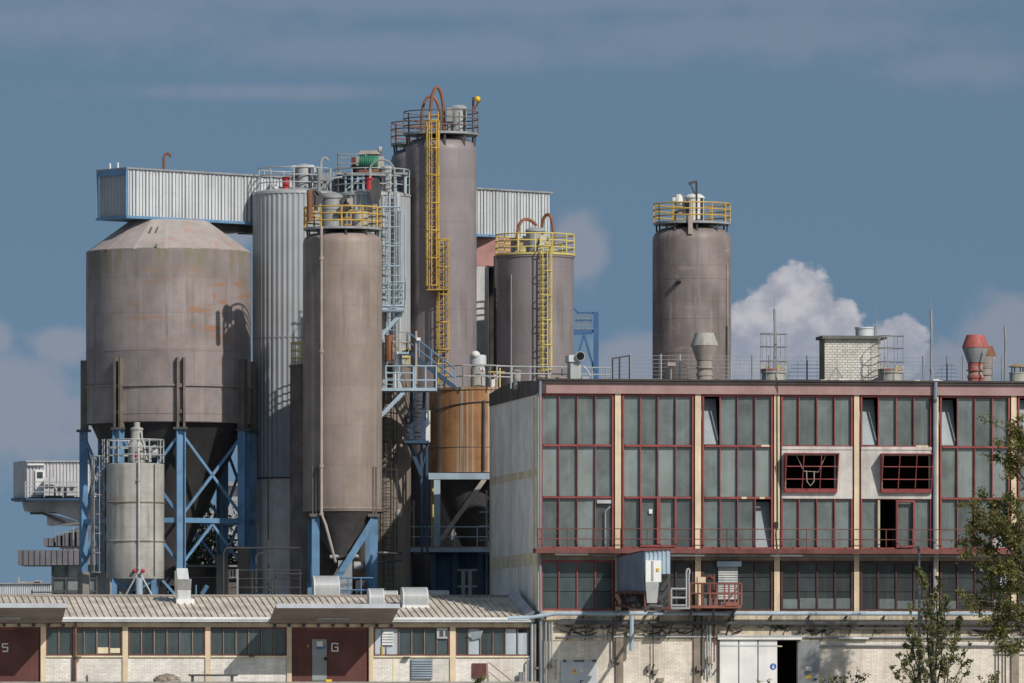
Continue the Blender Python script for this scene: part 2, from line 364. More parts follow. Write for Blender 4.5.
def filter_unit(par,c,r,z,h,m,cap=True,bands=2,name='dust_filter'):
    b=MB(); prof=[(r*.98,0)]
    for i in range(bands):
        zz=h*(i+1)/(bands+1); prof+=[(r,zz-.04),(r*1.06,zz-.03),(r*1.06,zz+.03),(r,zz+.04)]
    prof+=[(r,h*.94),(r*1.1,h*.95),(r*1.1,h),(r*.7,h+r*.3),(0.001,h+r*.38)]
    b.lathe((c[0],c[1],z),prof,24); o=obj(name,b,m,par)
    b=MB(); b.box(c[0]-r*1.35,c[1]-r*1.2,z+h*.35,c[0]-r*.6,c[1]-r*.5,z+h*.75); obj('filter_fan',b,M['steeldk'],o)
    b=MB(); b.tube([(c[0]+r*.8,c[1]-r*.9,z),(c[0]+r*.8,c[1]-r*.9,z+h*.9),(c[0]+r*.3,c[1]-r*.3,z+h*.98)],.06,6)
    obj('filter_pipe',b,M['steeldk'],o); return o
def shell_prof(R,z0,z1,seams=(),sh=.75,domeh=.35):
    p=[(R*.995,z0),(R,z0+.02)]
    for s in sorted(seams): p+=[(R,s-.06),(R+.03,s-.04),(R+.03,s+.04),(R,s+.06)]
    p.append((R,z1-sh))
    for i in range(1,7):
        a=PI/2*i/6; p.append((R-sh*(1-math.cos(a)),z1-sh+sh*math.sin(a)))
    p.append((.002,z1+domeh)); return p
def top_deck(par,c,r,z,rc,m,rcol,npost=12,shell_r=None,gap=.55,name='top_platform',rails=(.38,.74,1.1),rr=.036):
    b=MB(); b.lathe((c[0],c[1],z),[(.01,-.08),(r,-.08),(r,.04),(.01,.04)],48,False)
    d=obj(name,b,m,par)
    for i in range(10):
        a=TAU*i/10+.12; b=MB(); b.beam(cyl(c,r*.9,a,z-gap-.4),cyl(c,r*.93,a,z-.08),.10,.06); obj('deck_bracket',b,M['steeldk'],d)
    ring_rail(par,c,r*.985,z,rcol,n=npost,rails=rails,rr=rr); return d
def hoop_pipe(b,p,q,zt,r,z0=None):
    p=V(p); q=V(q); n=14; pts=[p]
    mid=(p+q)/2; half=(q-p)/2; 
    za=max(p.z,q.z)
    hb=zt-za
    for i in range(n+1):
        a=PI*i/n; k=-math.cos(a); zz=p.z+(q.z-p.z)*(i/n)
        base=V((mid.x+half.x*k,mid.y+half.y*k,zz+ (zt-zz)*math.sin(a)**.72))
        pts.append(base)
    pts.append(q)
    b.tube(pts[1:-1],r,8)
# ================================================================ ground
b=MB(); b.add([(-2500,-400,0),(2500,-400,0),(2500,4500,0),(-2500,4500,0)],[(0,1,2,3)])
g=obj('ground',b,M['ground'],None); setp(g,kind='structure')
# ================================================================ factory hall
H=thing('factory_hall',tuple(site(0,0,0)),'long white brick factory hall with tall red framed windows','factory',rz=TH)
def sb(): return MB(SITE)
SR=S(1100); DB=19.5
zt=ZM(380.5); zfa=ZM(384.3); zfb=ZM(394.6)
# side wall (an arched top edge under the dark verge sheet)
b=sb(); b.prism([(0,0.3,0),(0,DB,0),(0,DB,15.80),(0,0.3,15.68)],(.3,0,0)); obj('side_wall',b,M['concrete'],H)
b=sb(); arch=[(-.06,-.25,16.28),(-.06,3,16.44),(-.06,7,16.58),(-.06,11,16.66),(-.06,15,16.60),(-.06,DB,16.42)]
b.prism([(-.06,DB,15.78),(-.06,-.25,15.66)]+arch,(.34,0,0)); obj('verge_sheet',b,M['roofdk'],H)
b=sb()
b.prism([(-.012,.5,7.12),(-.012,DB,7.15),(-.012,DB,7.78),(-.012,.5,7.76)],(.02,0,0))
b.prism([(-.013,.5,11.56),(-.013,DB,11.62),(-.013,DB,12.02),(-.013,.5,11.94)],(.02,0,0))
def dpx(p): return (Y0*953/(p+413)-Y0)/CT
b.box(-.010,dpx(511.5),7.78,.01,dpx(510.6),15.7); b.box(-.010,dpx(519),4,.01,dpx(518.2),7.12)
b.box(-.011,dpx(535.2),3.5,.01,dpx(533.2),15.6); b.box(-.011,dpx(491.5),3.5,.01,dpx(489.8),15.8)
obj('wall_stripe',b,M['ochre'],H)
b=sb(); b.prism([(0.0,.3,16.0),(0,7,16.42),(0,11,16.5),(0,DB,16.3),(0,DB,15.9),(0,.3,15.9)],(SR,0,0)); obj('roof',b,M['felt'],H)
b=sb(); b.box(.3,DB-.3,0,SR,DB,15.8); b.box(SR-.3,.3,0,SR,DB-.3,15.8); obj('rear_wall',b,M['concrete'],H)
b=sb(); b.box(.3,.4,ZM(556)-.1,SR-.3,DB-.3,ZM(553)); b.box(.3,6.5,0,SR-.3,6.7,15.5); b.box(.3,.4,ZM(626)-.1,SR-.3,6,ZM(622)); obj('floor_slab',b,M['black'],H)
b=sb(); b.box(-.05,-.16,zfb,SR,.25,zfa); obj('fascia',b,M['pink'],H)
b=sb(); b.box(-.1,-.28,zfa,SR,.3,zt-.07); b.box(-.12,-.34,zt-.07,SR,.2,zt+.02); obj('roof_edge',b,M['roofdk'],H)
# pillars of the upper storey
PIL=[(536.8,540.2),(614.3,621.6),(694.3,701.6),(773.4,780.4),(853.3,859.8),(932.5,939),(1010.4,1017),(1089,1096)]
b=None
for i,(a,c) in enumerate(PIL):
    b=sb(); b.box(S(a+.7),-.05,ZM(611),S(c-.7),.30,zfb); obj('pillar',b,M['cream'],H)
BAY=[(541,613.6),(622.4,693.6),(702.4,772.8),(781.2,852.6),(860.6,931.8),(940,1009.8),(1017.8,1088)]
r0,r1,r2,r3=395.2,446.3,498,549
def frame_rect(b,x0,x1,z0,z1,w,d0,d1):
    b.box(x0,d0,z0,x0+w,d1,z1); b.box(x1-w,d0,z0,x1,d1,z1); b.box(x0+w,d0,z0,x1-w,d1,z0+w); b.box(x0+w,d0,z1-w,x1-w,d1,z1)
def tilt_pane(par,x0,x1,z0,z1,lean,m):
    b=sb(); b.hexa([(x0,.2,z0),(x1,.2,z0),(x1,.23,z0),(x0,.23,z0),(x0,.2+lean,z1),(x1,.2+lean,z1),(x1,.23+lean,z1),(x0,.23+lean,z1)])
    return obj('tilted_pane',b,m,par)
OPEN={(2,0,0):.75,(4,0,0):.75,(5,0,0):.75,(2,2,3):.55,(6,0,0):.5,(5,2,3):.7}   # (bay,row,column) -> lean
for bi,(a,c) in enumerate(BAY):
    xs=[S(a)+(S(c)-S(a))*k/4 for k in range(5)]; zs=[ZM(r0),ZM(r1),ZM(r2),ZM(r3)]
    boxed=bi in (3,4)
    fb=sb()
    w=.052
    frame_rect(fb,xs[0],xs[4],zs[3],zs[0],.085,-.03,.2)
    for k in (1,2,3):
        if boxed:
            fb.box(xs[k]-w/2,-.02,zs[1]+.02,xs[k]+w/2,.12,zs[0]-.12); fb.box(xs[k]-w/2,-.02,zs[3]+.12,xs[k]+w/2,.12,zs[2]-.02)
        else: fb.box(xs[k]-w/2,-.02,zs[3]+.12,xs[k]+w/2,.12,zs[0]-.12)
    for zz in (zs[1],zs[2]):
        for k in range(4):
            fb.box(xs[k]+(w/2 if k else .12),-.035,zz-.05,xs[k+1]-(w/2 if k<3 else .12),.11,zz+.05)
    win=obj('window',fb,M['red'],H)
    gb=sb(); flap=[]
    for r in range(3):
        if boxed and r==1:
            obj('glass',gb,M['glass'],win); gb=sb(); continue
        for k in range(4):
            x0,x1,z1,z0=xs[k]+.03,xs[k+1]-.03,zs[r]-.06,zs[r+1]+.06
            if (bi,r,k) in OPEN: flap.append((x0+.03,x1-.03,z0+.03,z1-(.1 if r==0 else .12),OPEN[(bi,r,k)])); continue
            if bi==4 and r==2 and k==1: continue          # the open glazed door
            j=random.uniform(-.012,.012)
            gb.add([(x0,.15+j,z0),(x1,.15-j,z0),(x1,.15+j,z1),(x0,.15-j,z1)],[(0,1,2,3)])
    if not boxed: gl=obj('glass',gb,M['glass'],win)
    for f in flap: tilt_pane(win,*f[:4],f[4],M['glasspale'])
    if boxed: obj('glass',gb,M['glass'],win)
    if boxed:   # white sheet panel with a louvre box that leans out at its top
        off=0 if bi==3 else 1
        bx0,bx1=((S(783.5),S(836.5)) if bi==3 else (S(880),S(931)))
        zb,ztp=ZM(492.5),ZM(453.3); zp0,zp1=ZM(498.5),ZM(447)
        pb=sb(); X0p,X1p=xs[0]+.02,xs[4]-.02
        px0,px1=bx0+.12,bx1-.12
        pb.box(X0p,-.05,zp0,px0,.05,zp1); pb.box(px1,-.05,zp0,X1p,.05,zp1); pb.box(px0,-.05,zp0,px1,.05,zb+.1); pb.box(px0,-.05,ztp-.1,px1,.05,zp1)
        pb.box(X0p,-.09,zp1-.12,X1p,-.05,zp1+.03)
        pan=obj('sheet_panel',pb,M['sheet'],win)
        lb=sb(); to,bo=.85,.22
        for xx in (bx0,bx1-.05): lb.prism([(xx,-.05,zb),(xx,-bo,zb),(xx,-to,ztp),(xx,-.05,ztp)],(.05,0,0))
        lb.prism([(bx0+.05,-.05,ztp),(bx0+.05,-to,ztp),(bx0+.05,-to,ztp-.05),(bx0+.05,-.05,ztp-.05)],(bx1-bx0-.1,0,0))
        lb.prism([(bx0+.05,-.05,zb),(bx0+.05,-bo-.03,zb),(bx0+.05,-bo-.06,zb+.2),(bx0+.05,-.05,zb+.2)],(bx1-bx0-.1,0,0))
        L=lambda x,f:(x,-(bo+(to-bo)*f)-.01,zb+(ztp-zb)*f)
        for q in (1/3,2/3):
            x=bx0+(bx1-bx0)*q; lb.beam(L(x,0.08),L(x,1),.042,.04)
        for f in (.34,.66): lb.beam(L(bx0+.05,f),L(bx1-.05,f),.04,.042)
        obj('louvre_box',lb,M['red'],win)
        kb=sb(); kb.box(bx0-.4,5.2,zb-.4,bx1+.4,5.3,ztp+.4)
        obj('dark_recess',kb,M['black'],win)
        if bi==3:
            cbm=sb(); x=bx0+.4*(bx1-bx0)
            cbm.tube([(x-.5,-.45,ztp-.1),(x-.15,-.5,ztp-.9),(x+.6,-.5,ztp-.95),(x+1.0,-.45,ztp-.1)],.018,5)
            cbm.tube([(x,-.5,ztp-.9),(x+.02,-.52,zb+.55),(x+.2,-.52,zb+.32),(x+.38,-.52,zb+.55),(x+.4,-.5,ztp-.9)],.024,5)
            obj('hanging_rope',cbm,M['beige'],win)
    if bi==4:
        fb=sb(); frame_rect(fb,xs[2]-.02,xs[3]+.02,zs[3]+.1,zs[2]-.1,.09,-.16,-.05); obj('door_frame',fb,M['red'],win)
        fb=sb(); frame_rect(fb,xs[1]-.04,xs[1]+.06,zs[3]+.1,zs[2]-.1,.04,-.1,.5); obj('door_edge',fb,M['cream'],win)
    if bi==1:
        fb=sb(); frame_rect(fb,xs[1]-.02,xs[2]+.02,zs[3]+.1,zs[2]+.05,.09,-.10,-.04); frame_rect(fb,xs[2]+.02,xs[3]+.02,zs[3]+.1,zs[2]+.05,.09,-.10,-.04); d=obj('balcony_door',fb,M['red'],win)
        fb=sb(); fb.box(xs[1]+.45,.03,ZM(514),xs[1]+.62,.045,ZM(509.5)); obj('paper_notice',fb,M['white'],d)
    if bi==0:
        fb=sb(); fb.box(xs[3]+.06,-.1,ZM(504),xs[4]-.14,.02,ZM(500.5)); obj('vent_slat',fb,M['steelp'],win)
        fb=sb(); fb.tube([(xs[3]+.5,-.02,ZM(547)),(xs[3]+.5,-.02,ZM(512)),(xs[3]+.75,-.02,ZM(507))],.04,6); obj('exhaust_tube',fb,M['steel'],win)
# odd repaired transom ends
b=sb()
for px,py,w in ((765,445.8,8),(744,498,5),(762,498,5),(922,445.8,12)): b.box(S(px-w/2),-.045,ZM(py+1),S(px+w/2),-.03,ZM(py-1))
obj('patched_transom',b,M['cream'],H)
# balcony with handrail
zb=ZM(549.2); b=sb(); b.box(S(535.5,-1),-1.02,ZM(553.6),SR,.0,zb); bal=obj('balcony',b,M['reddk'],H)
b=sb(); b.box(S(536,-1),-1.05,ZM(554),SR,-1.02,ZM(551.3)+.06); obj('edge_beam',b,M['reddk'],bal)
b=sb()
for k in (529.6,539.8): b.tube([(S(538,-1),-.95,ZM(k)),(SR,-.95,ZM(k))],.026,6)
x=541.2
while x<1090: b.tube([(S(x,-1),-.95,zb),(S(x,-1),-.95,ZM(529.6))],.026,6); x+=26.55
b.tube([(S(538,-1),-.95,ZM(529.6)),(S(538,-1),-.95,zb)],.03,6); b.tube([(S(538,-1),-.95,ZM(529.6)),(S(538),-.1,ZM(529.6))],.026,6)
obj('railing',b,M['reddk'],bal)
for x0,x1,y in ((553,586,554.9),(635,702,555.8),(768,800,555.6)):
    b=sb(); b.tube([(S(x0),-.78,ZM(y)),(S(x1),-.78,ZM(y))],.055,8); obj('tube_lamp',b,M['white'],bal)
b=sb(); b.tube([(S(590),-.80,ZM(556)),(S(768),-.80,ZM(556))],.03,6); b.tube([(S(800),-.8,ZM(556)),(SR,-.8,ZM(556))],.03,6); obj('conduit',b,M['steel'],bal)
# lower storey
zl0,zl1=ZM(611.0),ZM(560.8)
b=sb(); b.box(.0,-.02,ZM(560.6),SR,.35,ZM(554)); obj('lintel_beam',b,M['pilaster'],H)
LB=[(540.8,613.6,4),(622.4,693.6,4),(702,772.8,4),(781,853,4),(860.2,932,4),(940,1010,4),(1018,1088,4)]
for bi,(a,c,n) in enumerate(LB):
    xs=[S(a)+(S(c)-S(a))*k/n for k in range(n+1)]; fb=sb()
    frame_rect(fb,xs[0],xs[n],zl0,zl1,.10,-.03,.12)
    for k in range(1,n): fb.box(xs[k]-.035,-.02,zl0+.1,xs[k]+.035,.1,zl1-.1)
    win=obj('window',fb,M['red'] if bi in (0,) else M['maroon'],H)
    gb=sb()
    for k in range(n):
        x0,x1=xs[k]+.02,xs[k+1]-.02
        for za,zz in ((zl0+.03,ZM(592)),(ZM(592)+.03,ZM(578)),(ZM(578)+.03,zl1-.03)):
            gb.add([(x0,.07,za),(x1,.07,za),(x1,.07,zz),(x0,.07,zz)],[(0,1,2,3)])
    gl=obj('glass',gb,M['glasslow' if bi==0 else 'glassdk'],win)
    gb=sb(); gb.box(xs[0]+.1,.11,ZM(579),xs[n]-.1,.14,ZM(577.5)); obj('glazing_bar',gb,M['steeldk'],win)
    for k in range(n): # pale film on the lowest lights of some panes
        if bi>=2 and random.random()<.75:
            pb=sb(); pb.box(xs[k]+.06,.045,zl0+.12,xs[k+1]-.06,.055,ZM(599+random.uniform(-1,2))); obj('pale_light',pb,M['glass'],win)
b=sb(); b.box(S(1000,.0),-.02,ZM(590),S(1008),.03,ZM(563)); obj('window_board',b,M['boardbl'],H)
# roller shutter over bay 3
b=sb(); b.box(S(716),-.35,ZM(566.5),S(740.5),.02,ZM(561.5)); rs=obj('shutter_box',b,M['bluegr'],H)
b=sb(); n=14
for i in range(n):
    z0=ZM(600)+(ZM(566.5)-ZM(600))*i/n; z1=ZM(600)+(ZM(566.5)-ZM(600))*(i+1)/n
    b.prism([(S(718),-.06,z0),(S(718),-.09,(z0+z1)/2),(S(718),-.06,z1),(S(718),0,z1),(S(718),0,z0)],(S(737.5)-S(718),0,0))
obj('shutter',b,M['steelp'],rs)
# spandrel, brick wall with door opening, pilasters
b=sb(); b.box(0,-.06,ZM(640.5),SR,.25,ZM(611)); obj('spandrel',b,M['creamgr'],H)
ox0,ox1=S(776.8),S(797.6)
zz=ZM(640.5)
for xa,xb in ((0,ox0),(ox1,SR)):
    b=sb(); b.box(xa,0,0,xb,.3,zz); obj('brick_wall',b,M['brickh'],H)
for a,c in ((615.5,623),(693.5,701),(1011,1018.5)):
    b=sb(); b.box(S(a),-.13,0,S(c),0,ZM(611.5)); obj('pilaster',b,M['pilaster'],H)
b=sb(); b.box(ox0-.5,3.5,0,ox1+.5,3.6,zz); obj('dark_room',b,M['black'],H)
# white sliding door, open leaf, meter room door
sd=[(719.3,737.6),(738.8,756.8),(758,776.6)]
root=None
b=sb(); b.box(S(717),-.30,ZM(639.6),S(801),-.0,ZM(636.6)); rail=obj('door_rail',b,M['white'],H)
b=sb(); b.box(S(716),-.34,ZM(636.6),S(801),.0,ZM(635.6)); obj('rail_cover',b,M['zinc'],rail)
for i,(a,c) in enumerate(sd):
    b=sb(); b.box(S(a),-.17,.05,S(c),-.10,ZM(640.2)); d=obj('sliding_door',b,M['white'],H)
    b=sb(); b.box(S(a)-.02,-.19,ZM(646.4),S(c)+.02,-.175,ZM(645)); obj('door_bar',b,M['zinc'],d)
    if i==2:
        c0=site(S(772.6),-.185,ZM(666.5)); nv=SITE.to_3x3()@V((0,-1,0)); rt=SITE.to_3x3()@V((1,0,0))
        b=MB(); b.disc(c0,nv,.16,.012,20); sg=obj('blue_round_sign',b,M['bluesign'],d)
        b=MB(); b.ball(c0+V((0,0,.05))+nv*.008,.035,.012,.04,8,6); b.box(c0.x-.055,c0.y-.02,c0.z-.09,c0.x+.055,c0.y-.008,c0.z+.0); obj('sign_figure',b,M['white'],sg)
    b=sb(); b.box(S(a)-.055,-.165,.05,S(a)-.005,-.1,ZM(640.4)); obj('door_edge',b,M['steeldk'],d)
b=sb(); b.box(S(776.8),-.2,ZM(646.8),S(781.5),-.14,ZM(645.6)); obj('bolt_handle',b,M['cream'],rail)
ang=math.radians(14); hx=S(797.8); lw=S(818)-hx
LM=SITE@Matrix.Translation((hx,-.06,0))@Matrix.Rotation(-ang,4,'Z')
b=MB(LM); b.box(0,-.03,.05,lw/math.cos(ang),.03,ZM(640.6)); d=obj('hinged_door',b,M['steel'],H,'open grey metal leaf with a yellow warning triangle')
b=MB(LM); b.box(lw*.40,-.045,ZM(670.8),lw*.68,-.032,ZM(666.8)); obj('white_notice',b,M['white'],d)
b=MB(LM); x=lw*.54; b.prism([(x-.15,-.034,ZM(678.2)),(x+.15,-.034,ZM(678.2)),(x,-.034,ZM(673.4))],(0,-.012,0)); tri=obj('warning_triangle',b,M['yellowsign'],d)
b=MB(LM); b.box(x-.012,-.05,ZM(676.6),x+.012,-.047,ZM(674.8)); b.box(x-.012,-.05,ZM(677.7),x+.012,-.047,ZM(677.1)); obj('warning_mark',b,M['black'],tri)
b=MB(LM); b.box(lw*.78,-.09,ZM(679.5),lw*.95,-.03,ZM(678.4)); obj('door_handle',b,M['black'],d)
b=sb(); b.box(S(560.5),-.06,.05,S(597),0,ZM(660.8)); d=obj('metal_door',b,M['doorbl'],H,'pale grey double door with a yellow warning triangle')
b=sb(); x=S(574.3); b.prism([(x-.16,-.062,ZM(673.4)),(x+.16,-.062,ZM(673.4)),(x,-.062,ZM(668.2))],(0,-.012,0)); tri=obj('warning_triangle',b,M['yellowsign'],d)
b=sb(); b.prism([(x+.02,-.076,ZM(669.4)),(x-.04,-.076,ZM(671.3)),(x+.0,-.076,ZM(671.3)),(x-.02,-.076,ZM(672.9)),(x+.045,-.076,ZM(670.9)),(x+.005,-.076,ZM(670.9))],(0,-.004,0)); obj('warning_mark',b,M['black'],tri)
b=sb(); b.box(S(563),-.12,ZM(661.8),S(566),-.06,ZM(660)); b.box(S(592),-.12,ZM(661.8),S(596),-.06,ZM(660)); b.box(S(574),-.12,ZM(661.6),S(584),-.06,ZM(660.2)); b.box(S(580),-.12,ZM(683),S(580.9),-.06,ZM(680.2)); b.box(S(580.9),-.12,ZM(680.9),S(583),-.06,ZM(680.2)); obj('door_fitting',b,M['steeldk'],d)
b=sb()
for dx in (579.6,585.2,588.9): b.box(S(dx),-.075,ZM(670.2),S(dx+(3 if dx<580 else 1)),-.06,ZM(669.2)); 
b.box(S(579.6),-.075,ZM(671.6),S(583.6),-.06,ZM(670.9)); obj('door_lettering',b,M['white'],d)
# downpipes of the roof
def dpipe(pts,r,m,name='downpipe',n=8): 
    b=sb(); b.tube(pts,r,n); return obj(name,b,m,H)
dpipe([(S(539.3),-.30,zt-.1),(S(539.3),-.30,ZM(556)),(S(540),-.3,0)],.075,M['sheetbl'])
dpipe([(S(934.2),-.35,zt-.05),(S(934.2),-.32,zt-.9),(S(934.2),-.14,zt-1.1),(S(934.2),-.14,ZM(549))],.1,M['sheetbl'])
dpipe([(S(934.2),-.14,ZM(555)),(S(934.2),-.14,ZM(609)),(S(934.2),-.22,ZM(611)),(S(934.2),-.22,0)],.1,M['steel'])
b=sb()
b.tube([(S(776.2),-.1,ZM(378)),(S(777),-.3,ZM(383)),(S(776.8),-.12,ZM(396)),(S(777.2),-.1,ZM(520)),(S(775.8),-.1,ZM(534)),(S(777),-.1,ZM(549))],.022,5)
b.tube([(S(775),-.2,ZM(376)),(S(777),-.31,ZM(386))],.02,5); b.box(S(774.6),-.14,ZM(528),S(778),-.05,ZM(522)); obj('cable',b,M['cable'],H)
# blue supply pipe along the front, brackets, cable trays with loose cables
b=sb(); dp=-.55
b.tube([(S(508,dp),dp,ZM(618.5)),(S(531,dp),dp,ZM(617.8)),(S(541,dp),dp,ZM(616.2)),(S(556,dp),dp,ZM(613.9)),(S(700,dp),dp,ZM(613.6)),(SR,dp,ZM(613.6))],.105,10); pipe=obj('supply_pipe',b,M['bluegr'],H)
x=545; 
while x<1090:
    b=sb(); b.beam((S(x),-.06,ZM(617.5)),(S(x),-.62,ZM(615.6)),.07,.06); b.beam((S(x),-.06,ZM(622)),(S(x),-.5,ZM(616)),.05); obj('pipe_bracket',b,M['steeldk'],pipe); x+=37.5
b=sb(); b.box(S(556),-.42,ZM(624.6),SR,-.10,ZM(622.6)); b.box(S(556),-.42,ZM(622.6),SR,-.40,ZM(621.4)); tray=obj('cable_tray',b,M['steeldk'],H)
b=sb(); b.box(S(800),-.32,ZM(629.3),SR,-.1,ZM(627.4)); b.box(S(556),-.3,ZM(629),S(700),-.1,ZM(627.8)); obj('lower_tray',b,M['steeldk'],tray)
b=sb(); rnd=random.Random(3)
for i in range(46):
    x=rnd.uniform(548,1085); L_=rnd.uniform(6,26); y=rnd.choice([625,626,629.5,630,632])+rnd.uniform(-.5,.5); k=6
    b.tube([(S(x+L_*j/k),-.12-.02*rnd.random(),ZM(y+rnd.uniform(1.5,5)*math.sin(PI*j/k))) for j in range(k+1)],rnd.choice([.018,.024,.03]),5)
for i in range(26):
    x=rnd.uniform(548,1085); b.tube([(S(x),-.13,ZM(624)),(S(x+rnd.uniform(-3,-1)),-.1,ZM(632)),(S(x+rnd.uniform(-6,-2)),-.1,ZM(640))],.02,5)
obj('loose_cable',b,M['cable'],tray,kind='stuff')
b=sb(); b.tube([(S(556),-.12,ZM(637)),(SR,-.12,ZM(637.4))],.06,6); b.tube([(S(820),-.12,ZM(645.4)),(SR,-.12,ZM(645.6))],.055,6); b.tube([(S(560),-.3,ZM(620)),(S(612),-.3,ZM(620.2))],.05,6); obj('conduit',b,M['steel'],H)
b=sb(); b.tube([(S(838),-.2,ZM(638.2)),(S(868),-.2,ZM(638.4))],.05,8); obj('tube_lamp',b,M['white'],H)
# vertical pipe bundles on the brick
for x,y0,y1,r,m in ((531.5,618,690,.07,'bluegr'),(545.2,621,690,.06,'steel'),(548.8,623,668,.05,'steel'),(551.4,622,668,.045,'steelp'),(555.4,659,680,.03,'steel'),
    (612.6,618,662,.05,'steeldk'),(652.5,616,680,.03,'steeldk'),(701.5,616,676,.04,'steeldk'),(706.5,612,676,.045,'steel'),(709.6,625,678,.05,'zinc'),(713.5,600,662,.035,'reddk'),(534.5,624,690,.06,'pilaster')):
    dpipe([(S(x),-.2,ZM(y0)),(S(x),-.2,ZM(y1))],r,M[m],'wall_pipe',7)
dpipe([(S(631.6,-.5),-.5,ZM(614)),(S(631.6,-.5),-.5,ZM(651))],.115,M['bluegr'],'drop_pipe')
for x in (997.5,1004.5):
    dpipe([(S(x),-.2,ZM(690)),(S(x),-.2,ZM(648)),(S(x+2),-.2,ZM(643)),(S(x+8),-.2,ZM(641))],.04,M['steeldk'],'wall_pipe',6)
dpipe([(S(996),-.22,ZM(651)),(S(1060),-.22,ZM(651.4))],.04,M['steeldk'],'wall_pipe',6)
for x,y,w,h in ((648,668,3,5),(654.5,672,4,4),(698,668,4,5),(709,660,4,7),(616.5,661.5,7,2),(660,680,6,4),(612.6,661,3,3),(550,667,3.4,3),(536.5,668,3,2)):
    b=sb(); b.box(S(x-w/2),-.3,ZM(y+h/2),S(x+w/2),-.02,ZM(y-h/2)); obj('switch_box',b,M['pilaster'],H)
b=sb()
for x in (649,654,694,700,712): b.tube([(S(x),-.1,ZM(664)),(S(x-2),-.12,ZM(672)),(S(x+1),-.12,ZM(675)),(S(x+4),-.1,ZM(669))],.025,5)
obj('cable_loop',b,M['cable'],H)
# ---------------------------------------------------------------- loading hood on the front
HD=-6.6
hd=thing('loading_hood',tuple(site(S(650,HD),HD*.6,ZM(611))),'corrugated sheet hood over a chute reaching out from the hall front','hood',rz=TH)
def hp(px,d): return (S(px,d),d)
A,Bp,Cp=hp(617.5,-.15),hp(644.5,HD),hp(669.8,HD); Dp=(Cp[0],-.1)
def corr(b,p,q,z0,z1,z0b,z1b,n,dep,smooth=False):
    p=V((p[0],p[1],0)); q=V((q[0],q[1],0)); t=(q-p); nn=V((t.y,-t.x,0)).normalized(); vs=[]; fs=[]
    for i in range(n*4+1):
        f=i/(n*4); o=nn*(dep if (i%4) in (1,2) else 0); x=p+t*f+o
        vs+=[(x.x,x.y,z0+(z0b-z0)*f),(x.x,x.y,z1+(z1b-z1)*f)]
    for i in range(n*4): fs.append((2*i,2*i+2,2*i+3,2*i+1))
    return b.add(vs,fs,smooth)
def zd(py,d,px=650): 
    Y=site(S(px,d),d).y; return 1.6+(675-py)*Y/F
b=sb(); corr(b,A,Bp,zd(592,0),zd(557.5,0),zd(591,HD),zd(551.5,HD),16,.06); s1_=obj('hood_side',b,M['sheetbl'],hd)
b=sb(); corr(b,Bp,Cp,zd(574,HD),zd(551.5,HD),zd(574,HD),zd(549.5,HD),6,.06); obj('hood_front',b,M['bluegr'],hd)
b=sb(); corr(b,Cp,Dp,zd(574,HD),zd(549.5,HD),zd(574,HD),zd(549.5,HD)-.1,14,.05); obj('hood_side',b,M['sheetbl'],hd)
b=sb(); e=.07; b.hexa([(A[0]-e,A[1],zd(557.4,0)),(Bp[0]-e,Bp[1]-.12,zd(551.4,HD)),(Cp[0]+e,Cp[1]-.12,zd(549.4,HD)),(Dp[0]+e,Dp[1],zd(549.4,HD)-.1),(A[0]-e,A[1],zd(557.4,0)+.06),(Bp[0]-e,Bp[1]-.12,zd(551.4,HD)+.06),(Cp[0]+e,Cp[1]-.12,zd(549.4,HD)+.06),(Dp[0]+e,Dp[1],zd(549.4,HD)-.1+.06)]); obj('hood_roof',b,M['reddk'],hd)
p=lambda x,y,d:(S(x,d),d,zd(y,d,x)); h1=HD-.1
b=sb(); b.box(S(645.5,h1),h1-.08,zd(582,h1),S(661,h1),h1+.8,zd(560.5,h1)); wb=obj('white_cabinet',b,M['white'],hd)
b=sb(); b.box(S(656.4,h1),h1-.14,zd(571,h1),S(659,h1),h1-.08,zd(568,h1)); obj('switch',b,M['yellowsign'],wb)
b=sb(); b.box(S(651,h1),h1-.10,zd(581,h1),S(653.2,h1),h1-.08,zd(561,h1)); obj('stain_strip',b,M['steel'],wb)
b=sb(); b.hexa([p(647,603,h1),p(657,603,h1),p(657,603,h1+.8),p(647,603,h1+.8),p(645.5,582,h1-.1),p(659,582,h1-.1),p(659,582,h1+.8),p(645.5,582,h1+.8)]); obj('chute',b,M['steelp'],hd)
b=sb()
for pts in ([p(661,590,h1),p(668,579,h1),p(669,574,h1)],[p(640,606,h1+.4),p(636,598,h1+1),p(628,600,h1+3)],[p(659,600,h1),p(666,592,h1),p(669,586,h1)],[p(644,611,h1),p(650,606,h1),p(662,607,h1)]): b.tube(pts,.11,7)
rnd=random.Random(3)
for i in range(18):
    x,y,d=rnd.uniform(634,666),rnd.uniform(591,611),rnd.uniform(HD,HD+2); b.box(S(x,d),d,zd(y+1.6,d),S(x+rnd.uniform(2,5),d),d+.4,zd(y,d))
obj('conveyor_drive',b,M['steeldk'],hd)
b=sb(); b.hexa([p(622,604,-.3),p(634,604,-.3),p(655,605,HD+.6),p(643,605,HD+.6),p(622,592.5,-.3),p(634,592.5,-.3),p(655,592,HD+.6),p(643,592,HD+.6)]); obj('conveyor_trough',b,M['steeldk'],hd)
b=sb(); b.beam(p(612,592.5,-.3),p(645,592.5,HD),.14); b.beam(p(612,605,-.3),p(644,608,HD),.12); b.beam(p(645,592,HD),p(645,609,HD),.09); b.beam(p(669,575,HD),p(669,609,HD),.08); b.beam(p(644,608,HD),p(670,608,HD),.1); b.beam(p(670,608,HD),(S(670,HD),-.3,zd(608,HD)),.12)
